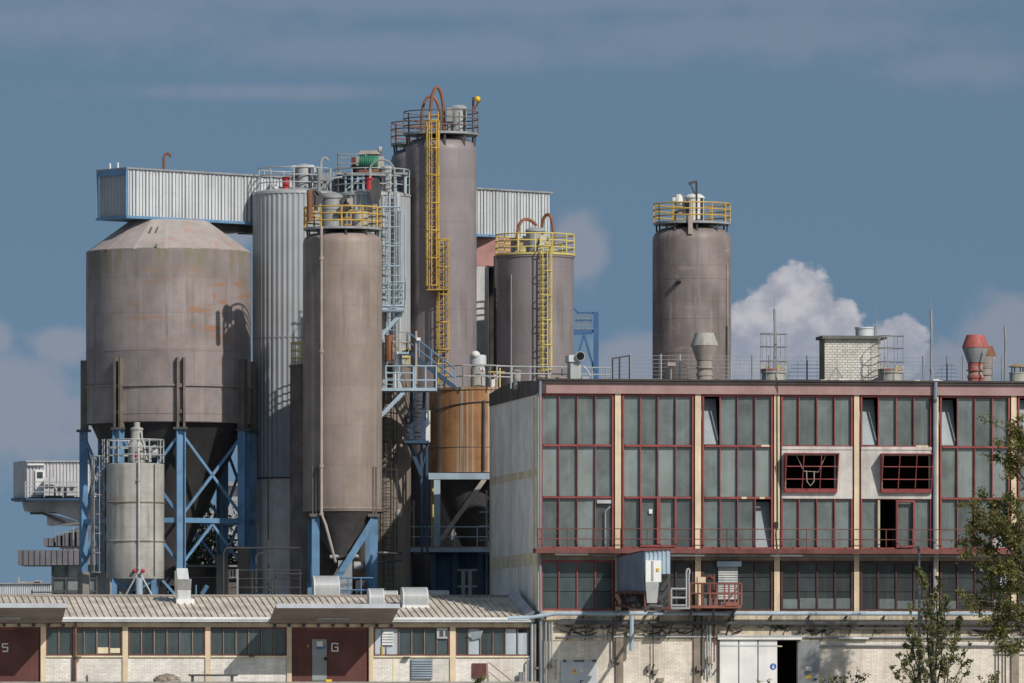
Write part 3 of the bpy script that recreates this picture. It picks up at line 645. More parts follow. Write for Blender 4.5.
for k in range(5):
    f0=k/5; f1=(k+1)/5; q0=V(p(612,592.5,-.3)).lerp(V(p(645,592.5,HD)),f0); q1=V(p(612,605,-.3)).lerp(V(p(644,608,HD)),f1); b.beam(q0,q1,.07)
obj('support_frame',b,M['reddk'],hd)
p=lambda x,y,d:(S(x,d),d,ZM(y))
# ---------------------------------------------------------------- service platform
sp=thing('service_platform',tuple(site(S(705,-1),-1.0,ZM(609))),'rust red railed steel platform on the hall front','platform',rz=TH)
b=sb(); b.box(S(689,-1.6),-1.7,ZM(608.6),S(741,-1.6),-.1,ZM(605.8)); obj('deck',b,M['rustred'],sp)
b=sb()
for y in (584,594): b.tube([p(690,y,-1.65),p(741.5,y,-1.65)],.045,6); b.tube([p(741.5,y,-1.65),p(741.5,y,-.1)],.045,6)
for x in (690.4,698,702.5,710,717,724.5,729,735,738,741.5): b.beam(p(x,606,-1.65),p(x,583.6,-1.65),.075)
obj('railing',b,M['rustred'],sp)
b=sb(); b.box(S(725.5,-1.7),-1.75,ZM(606.5),S(738,-1.7),-1.66,ZM(602.5)); obj('toe_board',b,M['rustred'],sp)
b=sb(); b.box(S(697,-1),-1.2,ZM(583),S(705,-1),-.9,ZM(577.5)); obj('control_box',b,M['cream'],sp)
b=sb(); b.tube([p(706,579,-1),p(710,577,-1.1),p(714,580,-1.2)],.12,7); b.tube([p(713.5,606,-1.2),p(713.5,575,-1.2)],.06,6); b.tube([p(708,608,-1),p(708,583,-1)],.05,6); obj('riser_pipe',b,M['reddk'],sp)
for xa,xb,yb in ((714,712,625),(736,728,622),(692,688,625)):
    b=sb(); b.beam(p(xa,609,-1.5),p(xb,yb,-.1),.1); obj('strut',b,M['steeldk'],sp)
gt=thing('access_gate',tuple(site(S(679,-1.9),-1.9,ZM(609))),'grey tube gate with hooked post left of the red platform','gate',rz=TH)
b=sb(); b.tube([p(671.2,609,-1.9),p(671.2,589,-1.9)],.05,6); b.tube([p(686.3,609,-1.9),p(686.3,573,-1.9),p(687,570,-1.9),p(688.7,569.5,-1.9),p(689.6,571.5,-1.9),p(689.2,575,-1.9)],.05,7); b.tube([p(689,609,-1.9),p(689,575,-1.9)],.04,6); obj('post',b,M['steelp'],gt)
b=sb()
for y in (589.5,598.4,606): b.tube([p(671,y,-1.9),p(686.5,y,-1.9)],.06,7)
obj('gate_bar',b,M['steel'],gt)
b=sb(); b.box(S(671,-1.9),-1.95,ZM(609.6),S(690,-1.9),-.5,ZM(607.6)); obj('footplate',b,M['steel'],gt)
# ================================================================ loading dock + low warehouse
SL=S(-60)
DK=ZL(681.6)
b=sb(); b.box(SL,-2.2,0,S(533),-.02,DK); single('loading_dock',b,M['dock'],tuple(site(S(250),-1.2,0)),'low concrete loading dock along the warehouse front','dock',rz=TH)
W=thing('warehouse',tuple(site(S(250),0,0)),'low white brick warehouse with ribbed grey roof and two maroon doors','warehouse',rz=TH)
we=ZL(626.3); wt=ZL(619.5)
WB=[(46,122.2),(128.6,205.2),(210.6,286.8),(373.6,449.6),(455.6,530)]
DRS=[(-40,40.6),(291.6,368.8)]
zs0,zs1=ZL(655.8),ZL(627.2)
b=sb(); b.box(SL,.0,zs1,S(531.5),.3,wt+.1); obj('eave_wall',b,M['cream'],W)
b=sb(); b.box(SL,-.03,ZL(623.4),S(531),.0,ZL(620.3)); obj('eave_trim',b,M['creamgr'],W)
for a,c in ((46,122.4),(128,205.4),(210,287),(373.2,450),(455.4,531)):
    b=sb(); b.box(S(a)-.05,.02,0,S(c)+.05,.3,zs0-.06); obj('brick_wall',b,M['brick'],W)
b=sb(); b.box(SL,6.9,0,S(531),7.2,5.4); obj('rear_wall',b,M['brick'],W)
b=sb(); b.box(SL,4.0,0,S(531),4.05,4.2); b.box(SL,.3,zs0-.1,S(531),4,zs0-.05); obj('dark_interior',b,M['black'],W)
for a,c in ((40.6,46),(122.4,128),(205.2,210.4),(286.8,291.6),(368.8,373.4),(449.8,455.5),(530,532)):
    b=sb(); b.box(S(a),-.06,0,S(c),.3,we+.02); obj('pillar',b,M['cream'],W)
b=sb(); x=S(394); b.box(x-.06,.0,DK,x+.05,.05,zs0-.1); obj('wall_stain',b,M['ochre'],W)
for a,c in WB:
    b=sb(); b.box(S(a),-.07,zs0-.075,S(c),.28,zs0); obj('window_sill',b,M['ochre'],W)
npan=[6,6,6,6,6]
for wi,((a,c),n) in enumerate(zip(WB,npan)):
    xs=[S(a)+(S(c)-S(a))*k/n for k in range(n+1)]; fb=sb()
    frame_rect(fb,xs[0],xs[n],zs0,zs1,.075,-.02,.1)
    for k in range(1,n):
        if wi==3 and k==1: continue
        fb.box(xs[k]-.035,-.015,zs0+.075,xs[k]+.035,.1,zs1-.075)
    win=obj('window',fb,M['reddk'],W); gb=sb(); pb=sb()
    bars=sb()
    for k in range(n): bars.box(xs[k]-.012,-.028,zs0+.08,xs[k]+.022,-.016,zs1-.08) if k else None
    obj('glazing_bar',bars,M['pilaster'],win)
    for k in range(n):
        x0,x1=xs[k]+.02,xs[k+1]-.02
        tgt=gb
        if (wi==3 and k<2) or (wi==4 and k in (1,4,5)): tgt=pb
        if tgt is pb and pb.v: obj('window_board',pb,M['boardbl'],win); pb=sb(); tgt=pb
        tgt.add([(x0,.05,zs0+.03),(x1,.05,zs0+.03),(x1,.05,zs1-.03),(x0,.05,zs1-.03)],[(0,1,2,3)])
    obj('glass',gb,M['glasslow'],win)
    if pb.v: obj('window_board',pb,M['boardbl'],win)
    if wi==0:
        q=sb(); q.box(xs[4]+.05,.035,ZL(653.5),xs[5]-.02,.046,ZL(647.5)); q.box(xs[5]+.03,.035,ZL(653),xs[6]-.1,.046,ZL(648.2)); obj('stacked_sacks',q,M['ochre'],win)
    if wi==3:
        q=sb()
        for k in range(6): q.prism([(xs[1]-.22,-.02,ZL(645-k*2.8)),(xs[1]-.22,-.07,ZL(645-k*2.8)),(xs[1]-.22,-.02,ZL(642.4-k*2.8))],(.58,0,0))
        obj('vent_louvre',q,M['steelp'],win)
        q=sb(); q.box(xs[4]+.62,-.08,ZL(638.5),xs[5]+.52,-.0,ZL(628)); l=obj('louvre_panel',q,M['steelp'],win)
        q=sb(); z0=ZL(636.5); q.box(xs[4]+.75,-.09,z0,xs[4]+.95,-.081,z0+.3); q.box(xs[4]+1.05,-.09,z0,xs[4]+1.25,-.081,z0+.3); obj('dark_slot',q,M['steeldk'],l)
        q=sb(); q.box(xs[1]-.25,-.05,ZL(655.2),xs[1]-.17,.0,ZL(646)); obj('yellow_strip',q,M['yellow'],win)
    if wi==4:
        q=sb(); q.hexa([(xs[1]+.2,-.06,ZL(640)),(xs[2]-.0,-.06,ZL(638)),(xs[2],-.03,ZL(638)),(xs[1]+.2,-.03,ZL(640)),(xs[1]+.05,-.3,ZL(632)),(xs[2]+.1,-.3,ZL(630.5)),(xs[2]+.1,-.27,ZL(630.5)),(xs[1]+.05,-.27,ZL(632))]); obj('tilted_pane',q,M['boardbl'],win)
        q=sb(); q.box(xs[4]+.55,.03,ZL(632.5),xs[5]+.5,.045,ZL(629)); obj('broken_light',q,M['black'],win)
# doors
def stroke(b,segs,x,z,u,dd,w=.05):
    for (a0,c0,a1,c1) in segs: b.beam((x+a0*u,dd,z+c0*u),(x+a1*u,dd,z+c1*u),w,.012,up=(0,1,0))
for a,c in DRS:
    b=sb(); x0,x1=S(a),S(c); n=14
    b.box(x0,.10,DK,x1,.2,zs1)
    for k in range(1,n):
        x=x0+(x1-x0)*k/n; b.box(x-.008,.094,DK,x+.008,.1,zs1)
    dr=obj('maroon_door',b,M['door'],W); b=sb()
    if a<0:
        x,z,u=S(2.6),ZL(651.5),.075
        stroke(b,[(3.6,5,0,5),(0,5.3,0,2.6),(0,2.7,3.2,2.7),(3.4,3,3.4,.2),(3.6,0,.0,0)],x,z,u,.085,.06)
        obj('door_mark',b,M['white'],dr,'white painted number 5')
    else:
        x,z,u=S(332),ZL(651.0),.075
        stroke(b,[(4,5,0,5),(0,5.3,0,-.3),(0,0,4,0),(4,-.3,4,2.7),(4.3,2.6,2.0,2.6),(4,5.3,4,4.1)],x,z,u,.085,.06)
        obj('door_mark',b,M['white'],dr,'white painted letter G')
        b=sb(); b.box(S(312.3),.06,DK+.08,S(326.8),.098,ZL(639.2)); hd2=obj('wicket_door',b,M['doorgr'],dr,'grey wicket door set in the maroon door')
        b=sb(); b.box(S(316.8),.045,ZL(646.4),S(322.8),.06,ZL(641.2)); obj('paper_notice',b,M['white'],hd2)
        b=sb(); b.disc(site(S(324.4),.052,ZL(647.2)),SITE.to_3x3()@V((0,-1,0)),.075,.015,16) if False else b.box(S(323.6),.045,ZL(648.2),S(325.2),.06,ZL(646)); b.box(S(317),.04,ZL(649),S(322.4),.06,ZL(646.6)); obj('blue_sticker',b,M['bluesign'],hd2)
        b=sb(); b.box(S(324.6),-.02,ZL(660.2),S(326.6),.06,ZL(657)); obj('lock',b,M['black'],hd2)
        b=sb()
        for k in range(7): b.box(S(312.6+k*2),.05,DK+.02,S(313.8+k*2),.098,DK+.07)
        obj('door_brush',b,M['doorgr'],hd2)
        b=sb(); b.prism([(S(307),.085,ZL(648)),(S(309.8),.085,ZL(646.2)),(S(307),.085,ZL(644.2))],(0,-.01,0)); obj('arrow_mark',b,M['wood'],dr)
    b=sb(); b.box(x0,.02,zs1-.16,x1,.2,zs1+.01); obj('door_head',b,M['reddk'],dr)
# roof
z_e,z_r=ZL(618.2),1.6+(675-596.2)*354.6/F
dr_=7.3
SRF=S(533.5)
b=sb(); b.prism([(SL,-.42,z_e-.02),(SL,dr_,z_r-.02),(SL,dr_,z_r-.16),(SL,-.42,z_e-.16)],(SRF-SL,0,0))
pit=(z_r-z_e)/(dr_+.42); x=SL+.1
while x<SRF-.15:
    for (xa,xb,hh) in ((x,x+.07,.042),):
        vs=[(xa,-.42,z_e-.02),(xb,-.42,z_e-.02),(xb,dr_,z_r-.02),(xa,dr_,z_r-.02),(xa+.015,-.42,z_e+hh),(xb-.015,-.42,z_e+hh),(xb-.015,dr_,z_r+hh),(xa+.015,dr_,z_r+hh)]
        b.add(vs,[(0,1,5,4),(1,2,6,5),(2,3,7,6),(3,0,4,7),(4,5,6,7)])
    x+=.335
rf=obj('roof',b,M['roof'],W)
b=sb(); b.beam((SL,dr_,z_r+.04),(SRF,dr_,z_r+.04),.22,.1); obj('ridge_cap',b,M['soffit'],rf)
b=sb(); b.prism([(SRF-.32,-.5,z_e+.02),(SRF-.32,dr_+.3,z_r+.1),(SRF-.02,dr_+.3,z_r+.42),(SRF-.02,-.5,z_e+.28)],(.03,0,.02)); obj('flashing',b,M['zinc'],rf)
b=sb(); b.box(SL,-.62,z_e-.075,SRF-.3,-.44,z_e+.05); gt_=obj('gutter',b,M['white'],W)
b=sb(); b.box(SL,-.58,z_e-.185,SRF-.2,-.3,z_e-.08); obj('gutter_board',b,M['zinc'],gt_)
b=sb(); b.tube([(S(75.3),-.16,ZL(620)),(S(75.3),-.16,ZL(624)),(S(75.3),-.14,DK)],.06,8); obj('downpipe',b,M['copper'],W)
b=sb(); b.tube([(S(73.4),-.1,ZL(627)),(S(73.4),-.1,DK)],.06,8); obj('downpipe',b,M['steeldk'],W)
# canopies tilted up over the doors
for nm,(xa,xb) in (('left',(-60,61.2)),('right',(269.5,391))):
    s0,s1=S(xa),S(xb); d1=-3.62; za=ZL(624.2); zf=1.6+(675-607.2)*343.4/F; t=.16
    c=thing if False else None
    b=sb(); b.hexa([(s0,d1,zf),(s1,d1,zf),(s1,-.0,za),(s0,-.0,za),(s0,d1,zf+.12),(s1,d1,zf+.12),(s1,-.0,za+.12),(s0,-.0,za+.12)]); cn=obj('canopy',b,M['soffit'],W)
    b=sb(); b.box(s0-.02,d1-.05,zf-.03,s1+.02,d1-.0,zf+.19); b.hexa([(s0-.02,d1,zf+.125),(s1+.02,d1,zf+.125),(s1+.02,-.0,za+.125),(s0-.02,0,za+.125),(s0-.02,d1,zf+.16),(s1+.02,d1,zf+.16),(s1+.02,0,za+.16),(s0-.02,0,za+.16)]); obj('canopy_edge',b,M['zinc'],cn)
    b=sb(); mid=(s0+s1)/2 if nm=='right' else S(2); l=.83; f0,f1=.30,.42
    P_=lambda s,f:(s,d1*f,za+(zf-za)*f-.02)
    b.hexa([V(P_(mid-l,f0))-V((0,0,.05)),V(P_(mid+l,f0))-V((0,0,.05)),V(P_(mid+l,f1))-V((0,0,.05)),V(P_(mid-l,f1))-V((0,0,.05)),P_(mid-l,f0),P_(mid+l,f0),P_(mid+l,f1),P_(mid-l,f1)]); obj('soffit_lamp',b,M['steelp'],cn)
    b=sb(); k=s0+.25
    while k<s1+.5: b.box(k-.07,-.22,za-.13,k+.07,-.02,za+.0); k+=.73
    obj('canopy_hinge',b,M['steeldk'],cn)
# wall fittings
b=sb()
n=8; z0,z1=ZL(678.5),ZL(659)
b.box(S(410.8),-.07,z0,S(432.4),.02,z1)
for k in range(n): b.prism([(S(411.2),-.07,z0+(z1-z0)*k/n),(S(411.2),-.13,z0+(z1-z0)*k/n),(S(411.2),-.07,z0+(z1-z0)*(k+.9)/n)],(S(432)-S(411.2),0,0))
obj('wall_louvre',b,M['sheetbl'],W)
b=sb(); frame_rect(b,S(472.3),S(486.4),ZL(677.8),ZL(663.2),.07,-.08,.02); b.box(S(472.6),-.05,ZL(677.5),S(486),-.02,ZL(663.5))
for k in range(6): b.box(S(472.6),-.075,ZL(676-k*2),S(486),-.05,ZL(675.2-k*2))
obj('wall_grille',b,M['reddk'],W)
b=sb(); b.box(S(75),-.3,ZL(657.6),S(81),-.05,ZL(656.4)); b.box(S(249),-.3,ZL(656.8),S(254),-.08,ZL(655.4)); b.box(S(403),-.25,ZL(658.6),S(409),-.05,ZL(656.6)); b.tube([(S(87.5),-.05,DK),(S(87.2),-.06,ZL(675)),(S(86.6),-.06,ZL(674.6))],.025,5); obj('wall_fitting',b,M['steeldk'],W)
b=sb()
for x,y in ((519.5,672),(522.4,672)): b.tube([(S(x),-.25,DK),(S(x),-.25,ZL(y))],.09,8)
b.tube([(S(527),-.2,DK),(S(527),-.2,ZL(660.5)),(S(528.5),-.15,ZL(659))],.05,6); obj('wall_pipe',b,M['steel'],W)
# dock objects
t=thing('dock_table',tuple(site(S(212),-1.0,DK-.4)),'dark flat topped trestle standing on the dock below the windows','table',rz=TH)
b=sb(); b.hexa([(S(189,-1.4),-1.4,ZL(676.2)),(S(237,-1.4),-1.4,ZL(676.2)),(S(236,-.7),-.7,ZL(676.2)),(S(190,-.7),-.7,ZL(676.2)),(S(187.4,-1.4),-1.4,ZL(674.6)),(S(238.6,-1.4),-1.4,ZL(674.6)),(S(237,-.7),-.7,ZL(674.2)),(S(189,-.7),-.7,ZL(674.2))]); obj('table_top',b,M['steeldk'],t)
for x in (192.5,232):
    for d in (-1.3,-.8):
        b=sb(); b.box(S(x,d)-.07,d-.05,DK,S(x,d)+.07,d+.05,ZL(676)); obj('leg',b,M['steeldk'],t)
b=MB(); 
b.ball(site(S(166),-.55,DK),.68,.42,.36,36,20); hr=random.Random(2); b.v=[(x+hr.gauss(0,.022),y+hr.gauss(0,.022),z+hr.gauss(0,.028)) for x,y,z in b.v]; b.s=[False]*len(b.s); single('sand_heap',b,M['pilaster'],tuple(site(S(166),-.55,DK)),'low grey heap lying against the brick left of the trestle','heap',rz=TH)
b=sb(); b.box(S(325.5,-2.0),-2.19,DK,S(331.5,-2),-1.9,DK+.11); single('yellow_block',b,M['yellowsign'],tuple(site(S(328),-2.,DK)),'small yellow block on the dock edge before the grey wicket door','block',rz=TH)
t=thing('stair_handrail',tuple(site(S(495),-2.0,DK)),'thin ochre handrail sloping down beside the dark wall grille','handrail',rz=TH)
b=sb()
dd=-1.9; q=lambda x,y:(S(x,dd),dd,ZL(y))
b.tube([q(487.4,682),q(487.4,663),q(489,662.4),q(514,682.8),q(532,697)],.03,6); obj('rail',b,M['wood'],t)
b=sb(); b.tube([q(488.4,682),q(488.4,671.5),q(502,683),q(514,693)],.025,6); b.tube([q(514,683),q(514,702)],.03,6); obj('lower_rail',b,M['wood'],t)
# roof ventilators: hooded boxes lying along the roof
def roofz(d): return z_e+pit*(d+.42)
def vent(x0,x1,y0,y1,d,label,m='steelp'):
    Y=site(S((x0+x1)/2,d),d).y; zz=lambda y:1.6+(675-y)*Y/F
    base=min(zz(y1),roofz(d)); s0,s1=S(x0,d),S(x1,d); top=zz(y0); h=top-base; dep=min(1.0,h*1.0)
    r=thing('roof_vent',tuple(site((s0+s1)/2,d,base)),label,'vent','curved roof vents on the warehouse',rz=TH)
    b=sb(); prof=[(d,base+.12),(d,base+h*.45)]
    for i in range(1,9):
        a=PI/2*i/8; prof.append((d+dep*(1-math.cos(a))*.75,base+h*.45+h*.55*math.sin(a)))
    prof+=[(d+dep*1.1,top-.02),(d+dep*1.2,top-h*.3),(d+dep*1.2,base+.12)]
    b.prism([(s0+.07,p[0],p[1]) for p in prof],(s1-s0-.14,0,0)); o=obj('hood',b,M[m],r)
    for sx in (s0,s1-.07):
        b=sb(); b.prism([(sx,d-.02+(p[0]-d)*1.02,p[1]) for p in prof],(.068,0,0)); obj('end_plate',b,M['galv'],r)
    b=sb(); b.box(s0-.03,d-.06,base-.25,s1+.03,d+dep*1.25,base+.12); obj('base_flange',b,M['white'],r)
    return r
vent(403,428.6,587,605.5,3.4,'wide rounded grey vent in the middle of the roof, right of the canopy')
vent(369.5,384.6,588.2,603.5,3.2,'narrow rounded vent just behind the right end of the canopy')
vent(314,340,575.5,597.5,7.5,'large square grey vent on the ridge before the tan silo')
vent(384.5,398,590.4,598,7.6,'tiny low vent on the ridge between two larger ones')
vent(427.5,449,590.2,597.5,7.6,'flat low vent on the ridge below the dark window')
r=thing('cowl_vent',tuple(site(S(184,5.2),5.2,roofz(5.2))),'tall bent galvanised duct on the roof below the big blue leg','vent',rz=TH)
Y=site(S(184,5),5).y; zz=lambda y:1.6+(675-y)*Y/F; q=lambda x,y,d:(S(x,d),d,zz(y))
b=sb(); b.hexa([q(178.6,602.5,4.9),q(190.4,602.5,4.9),q(190.4,602.5,5.6),q(178.6,602.5,5.6),q(177.5,590,4.8),q(191,590,4.8),q(191,590,5.6),q(177.5,590,5.6)]); obj('duct',b,M['galv'],r)
b=sb(); b.hexa([q(177.5,589.6,4.8),q(191,589.6,4.8),q(191,589.6,5.6),q(177.5,589.6,5.6),q(178,580,4.3),q(191.6,580,4.3),q(191.6,579,5.5),q(178,579,5.5)]); obj('elbow',b,M['galv'],r)
b=sb(); b.hexa([q(178,579.6,4.3),q(189,579.6,4.3),q(189,578.6,5.5),q(178,578.6,5.5),q(176.5,568.5,4.4),q(187.6,568.5,4.4),q(187.6,568,5.5),q(176.5,568,5.5)]); obj('outlet',b,M['galv'],r)
b=sb(); b.box(S(176,5),4.7,roofz(4.7)-.1,S(194,5),5.8,roofz(5.8)+.06); obj('base_flange',b,M['white'],r)
# ================================================================ things on the hall roof
def RZ(d): return 16.3+.03*min(d,10)
def rx(px,d): return S(px,d)
def rzz(py,d,px=780): 
    Y=site(S(px,d),d).y; return 1.6+(675-py)*Y/F
def roofpt(px,py,d): return tuple(site(S(px,d),d,rzz(py,d,px)))
def wvent(px,y0,y1,d,R,label,m1,m2,m3):
    c=site(S(px,d),d); Y=c.y; z=lambda y:1.6+(675-y)*Y/F; zb_=16.2; rr=R*Y/F
    t=thing('exhaust_stack',(c.x,c.y,zb_),label,'vent',"mushroom exhaust stacks on the hall roof",rz=TH)
    b=MB(); hN=y1-y0; k=lambda f:z(y0+(y1-y0)*f)
    b.lathe((c.x,c.y,0),[(rr*.56,zb_),(rr*.56,k(.93)),(rr*.62,k(.92)),(rr*.62,k(.86)),(rr*.54,k(.855)),(rr*.54,k(.77)),(rr*.66,k(.765)),(rr*.66,k(.735)),(rr*.56,k(.73)),(rr*.58,k(.6))],28); obj('stack_pipe',b,M[m3],t)
    b=MB(); b.lathe((c.x,c.y,0),[(rr*.62,k(.59)),(rr*.66,k(.55)),(rr,k(.27)),(rr*.99,k(.26))],28); obj('cone',b,M[m1],t)
    b=MB(); b.lathe((c.x,c.y,0),[(rr*1.02,k(.275)),(rr*1.01,k(.255)),(rr*.70,k(.02)),(rr*.68,k(0)),(rr*.62,k(.0)),(rr*.6,k(.12)),(.01,k(.14))],28); obj('cap_ring',b,M[m2],t)
    return t
M['warmgrey']=mat('warm_grey_sheet',(.36,.31,.285),.6,0,.2,.35)
M['redcap']=mat('faded_red_sheet',(.37,.105,.09),.6,0,.22,.35,(.30,.07,.06))
M['redband']=mat('worn_red_white',(.42,.30,.27),.7,0,.25,.3,None,.9,(.33,.07,.06),rlo=.46,rsc=(.5,.5,3.2))
wvent(704.5,333,379.5,5,13.6,'grey mushroom exhaust stack before the lone silo','warmgrey','pale','warmgrey')
wvent(975.4,335,382,5,13.2,'exhaust stack with a red cap ring and grey cone','steel','redcap','redband')
t=wvent(985.5,346,384,9,10.5,'grey stack with an orange rim hidden behind the red capped stack','warmgrey','copper','warmgrey')
# brick penthouse
Hd=4.0; PH=thing('roof_penthouse',tuple(site(S(850,Hd),Hd,16.2)),'small pale brick penthouse with an overhanging flat roof','penthouse',rz=TH)
z0,z1=16.2,rzz(339,Hd,850); s0,s1=S(825,Hd),S(880.5,Hd)
b=sb(); b.box(s0,Hd,z0,s1,Hd+1.5,z1); pw=obj('brick_wall',b,M['brickp'],PH)
b=sb(); b.box(s0-.03,Hd+.0,z0,s0-.002,Hd+1.5,z1); obj('side_shade_sheet',b,M['pilaster'],pw)  # dark sheet over the left face, its shade put into the colour
b=sb(); b.box(s0-.18,Hd-.25,z1,s1+.28,Hd+1.7,z1+.16); obj('flat_roof',b,M['felt'],PH)
c=site(S(864.5,Hd+.8),Hd+.8); b=MB(); b.lathe((c.x,c.y,0),[(.46,z1+.1),(.46,z1+.55),(.50,z1+.56),(.50,z1+.64),(.01,z1+.66)],24); obj('round_vent',b,M['galv'],PH)
b=sb(); b.tube([(S(875.4,Hd+.9),Hd+.9,z1+.1),(S(875.4,Hd+.9),Hd+.9,z1+.72)],.06,7); obj('pipe',b,M['steel'],PH)
# cages around roof hatches
def cage(px,w,y0,y1,d,label,mast):
    t=thing('hatch_cage',tuple(site(S(px,d),d,16.25)),label,'cage','wire cages over roof hatches',rz=TH)
    c=site(S(px,d),d); R=w/2*c.y/F; z=lambda y:1.6+(675-y)*c.y/F; zt_=z(y0)
    b=MB()
    for yy in (y0,y0+(y1-y0)*.33,y0+(y1-y0)*.7): b.tube(arcpts(c,R,z(yy),0,TAU,20)[:-1],.022,5,closed=True)
    for i in range(8): b.tube([cyl(c,R,TAU*i/8+.2,16.3),cyl(c,R,TAU*i/8+.2,zt_)],.015,5)
    obj('wire_cage',b,M['steel'],t)
    b=MB(); b.lathe((c.x,c.y,0),[(R*.9,16.2),(R*.9,z(y1)-.02),(R*1.0,z(y1)),(R*1.0,z(y1)+.10),(.01,z(y1)+.14)],20); obj('hatch_curb',b,M['pale'],t)
    b=MB(); b.lathe((c.x,c.y,0),[(R*.7,z(y1)+.1),(R*.95,z(y1)+.13),(R*.95,z(y1)+.2),(.01,z(y1)+.24)],20); obj('hatch_lid',b,M['redband'],t)
    b=MB()
    for i in range(6): p_=cyl(c,R*.9,TAU*i/6+.4,z(y1)+.1); b.tube([p_,p_+V((0,0,.28))],.04,5)
    obj('clamp',b,M['yellowp'],t)
cage(773.5,26.5,334,373,3,'wire cage with a tall mast rising through it',True)
cage(891,26,336,373,3,'wire cage half behind the brick penthouse',False)
def mast(px,y0,d,label,r=.06,foot=True):
    t=thing('lightning_rod',tuple(site(S(px,d),d,16.3)),label,'mast','lightning rods on the hall roof',rz=TH)
    c=site(S(px,d),d,16.25); zt_=rzz(y0,d,px); b=MB(); b.tube([c,V((c.x+.03,c.y,zt_-1)),V((c.x,c.y,zt_))],r,7); b.tube([V((c.x,c.y,zt_)),V((c.x,c.y,zt_+.9))],.012,5); obj('rod',b,M['steel'],t)
    if foot:
        b=MB()
        for i in range(3):
            a=TAU*i/3+.3; e=cyl(c,.65,a,16.28); b.tube([V((c.x,c.y,17.2)),e],.025,5)
        obj('brace',b,M['steelp'],t); b=MB()
        for i in range(3):
            a=TAU*i/3+.3; e=cyl(c,.7,a,16.2); b.box(e.x-.14,e.y-.14,16.2,e.x+.14,e.y+.14,16.55)
        obj('ballast_block',b,M['concrete'],t)
mast(774.5,309,3.2,'tall grey lightning rod standing inside the wire cage',.07,False)
mast(931,310,2.0,'tall lightning rod on a braced tripod above the downpipe',.065)
mast(1005,326.5,3.0,'shorter lightning rod between the red capped stack and the right edge',.065,False)
mast(876,318,6,'thin lightning rod behind the brick penthouse',.03,False)
mast(837,364,2.2,'short rod with spread wire feet before the brick penthouse',.02)
# small capped chimney
d=3; c=site(S(1017.5,d),d); z=lambda y:1.6+(675-y)*c.y/F
t=thing('capped_chimney',(c.x,c.y,16.2),'short round chimney with a brown conical rain hat','chimney')
b=MB(); b.lathe((c.x,c.y,0),[(.40,16.2),(.40,z(374)),(.43,z(373.8)),(.43,z(372.6)),(.3,z(372.4)),(.01,z(372.4))],20); obj('chimney_pipe',b,M['pale'],t)
for i in range(4):
    b=MB(); b.tube([cyl(c,.32,TAU*i/4+.4,z(373)),cyl(c,.32,TAU*i/4+.4,z(366.5))],.035,5); obj('strut',b,M['steeldk'],t)
b=MB(); b.lathe((c.x,c.y,0),[(.46,z(367.2)),(.46,z(366.6)),(.12,z(363.8)),(.01,z(363.6))],20); obj('rain_hat',b,M['wood'],t)
# mesh fence on the roof
def fence(x0,x1,y0,d,posts,label,mp='steel',hw=.011,vs_=.5,rows=9):
    t=thing('roof_fence',tuple(site(S((x0+x1)/2,d),d,16.3)),label,'fence',rz=TH)
    zt_=rzz(y0,d); b=sb()
    for i in range(rows): z=16.35+(zt_-16.4)*i/(rows-1); b.tube([(S(x0,d),d,z),(S(x1,d),d,z)],hw,4)
    s=S(x0,d)
    while s<S(x1,d): b.tube([(s,d,16.3),(s,d,zt_)],hw*.7,4); s+=vs_
    obj('wire_mesh',b,M['steelp'],t)
    for px in posts:
        b=sb(); b.tube([(S(px,d),d,16.2),(S(px,d),d,zt_+.04)],.045,6); obj('post',b,M[mp],t)
fence(630,740,355.5,7,[630,661,680,731],'fine wire fence at the foot of the lone silo','steelp')
fence(740,1004,356,7,[752,769,807,846,885,923,947,963,992.5,1002],'long fine wire fence running behind the brick penthouse')
for i,(px,y) in enumerate([(803,370),(917,368),(955,370)]): pass
# tall bare rack panel and low handrail at the left end of the roof
t=thing('mesh_gate',tuple(site(S(620,4),4,16.3)),'dark framed wire gate on the roof left of the lone silo','gate',rz=TH)
b=sb(); q=lambda x,y,d=4:(S(x,d),d,rzz(y,d,x))
for x,y in ((612.5,358),(619.5,357.5),(629.6,355)): b.tube([q(x,381),q(x,y)],.045,6)
b.tube([q(612.5,358.4),q(629.6,355.6)],.04,6); obj('gate_frame',b,M['steeldk'],t)
b=sb()
for k in range(6): b.tube([q(612.5,378-k*3.6),q(629.6,377.6-k*4.0)],.02,5)
obj('gate_wire',b,M['steel'],t)
t=thing('roof_handrail',tuple(site(S(560,6),6,16.4)),'thin grey handrail along the left part of the hall roof','handrail',rz=TH)
b=sb(); d=7
for y in (366.5,373.5): b.tube([(S(497,d),d,rzz(y,d,560)),(S(612,d),d,rzz(y+1.0,d,560))],.035,6)
for x in (497,511,530,548,562,576,592,606,611): b.tube([(S(x,d),d,16.2),(S(x,d),d,rzz(366.6,d,560))],.035,6)
obj('rail',b,M['steelp'],t)
t=thing('blower_unit',tuple(site(S(576,5),5,16.3)),'white boxed blower with a round fan mouth on the roof','blower',rz=TH)
q=lambda x,y,d:(S(x,d),d,rzz(y,d,575))
b=sb(); b.box(S(570.5,5),5,16.25,S(581,5),6.2,rzz(362,5,575)); obj('housing',b,M['steelp'],t)
b=sb(); b.box(S(568.6,5),4.9,rzz(361.8,5,575),S(579,5),6.3,rzz(355,5,575)); obj('duct',b,M['galv'],t)
b=sb(); b.tube([q(580.5,356,4.7),q(580.5,356,6.0)],.2,14); fm=obj('fan_mouth',b,M['black'],t)
b=sb(); b.tube([q(580.5,356,4.72),q(580.5,356,5.6)],.25,14); obj('fan_ring',b,M['steelp'],t)
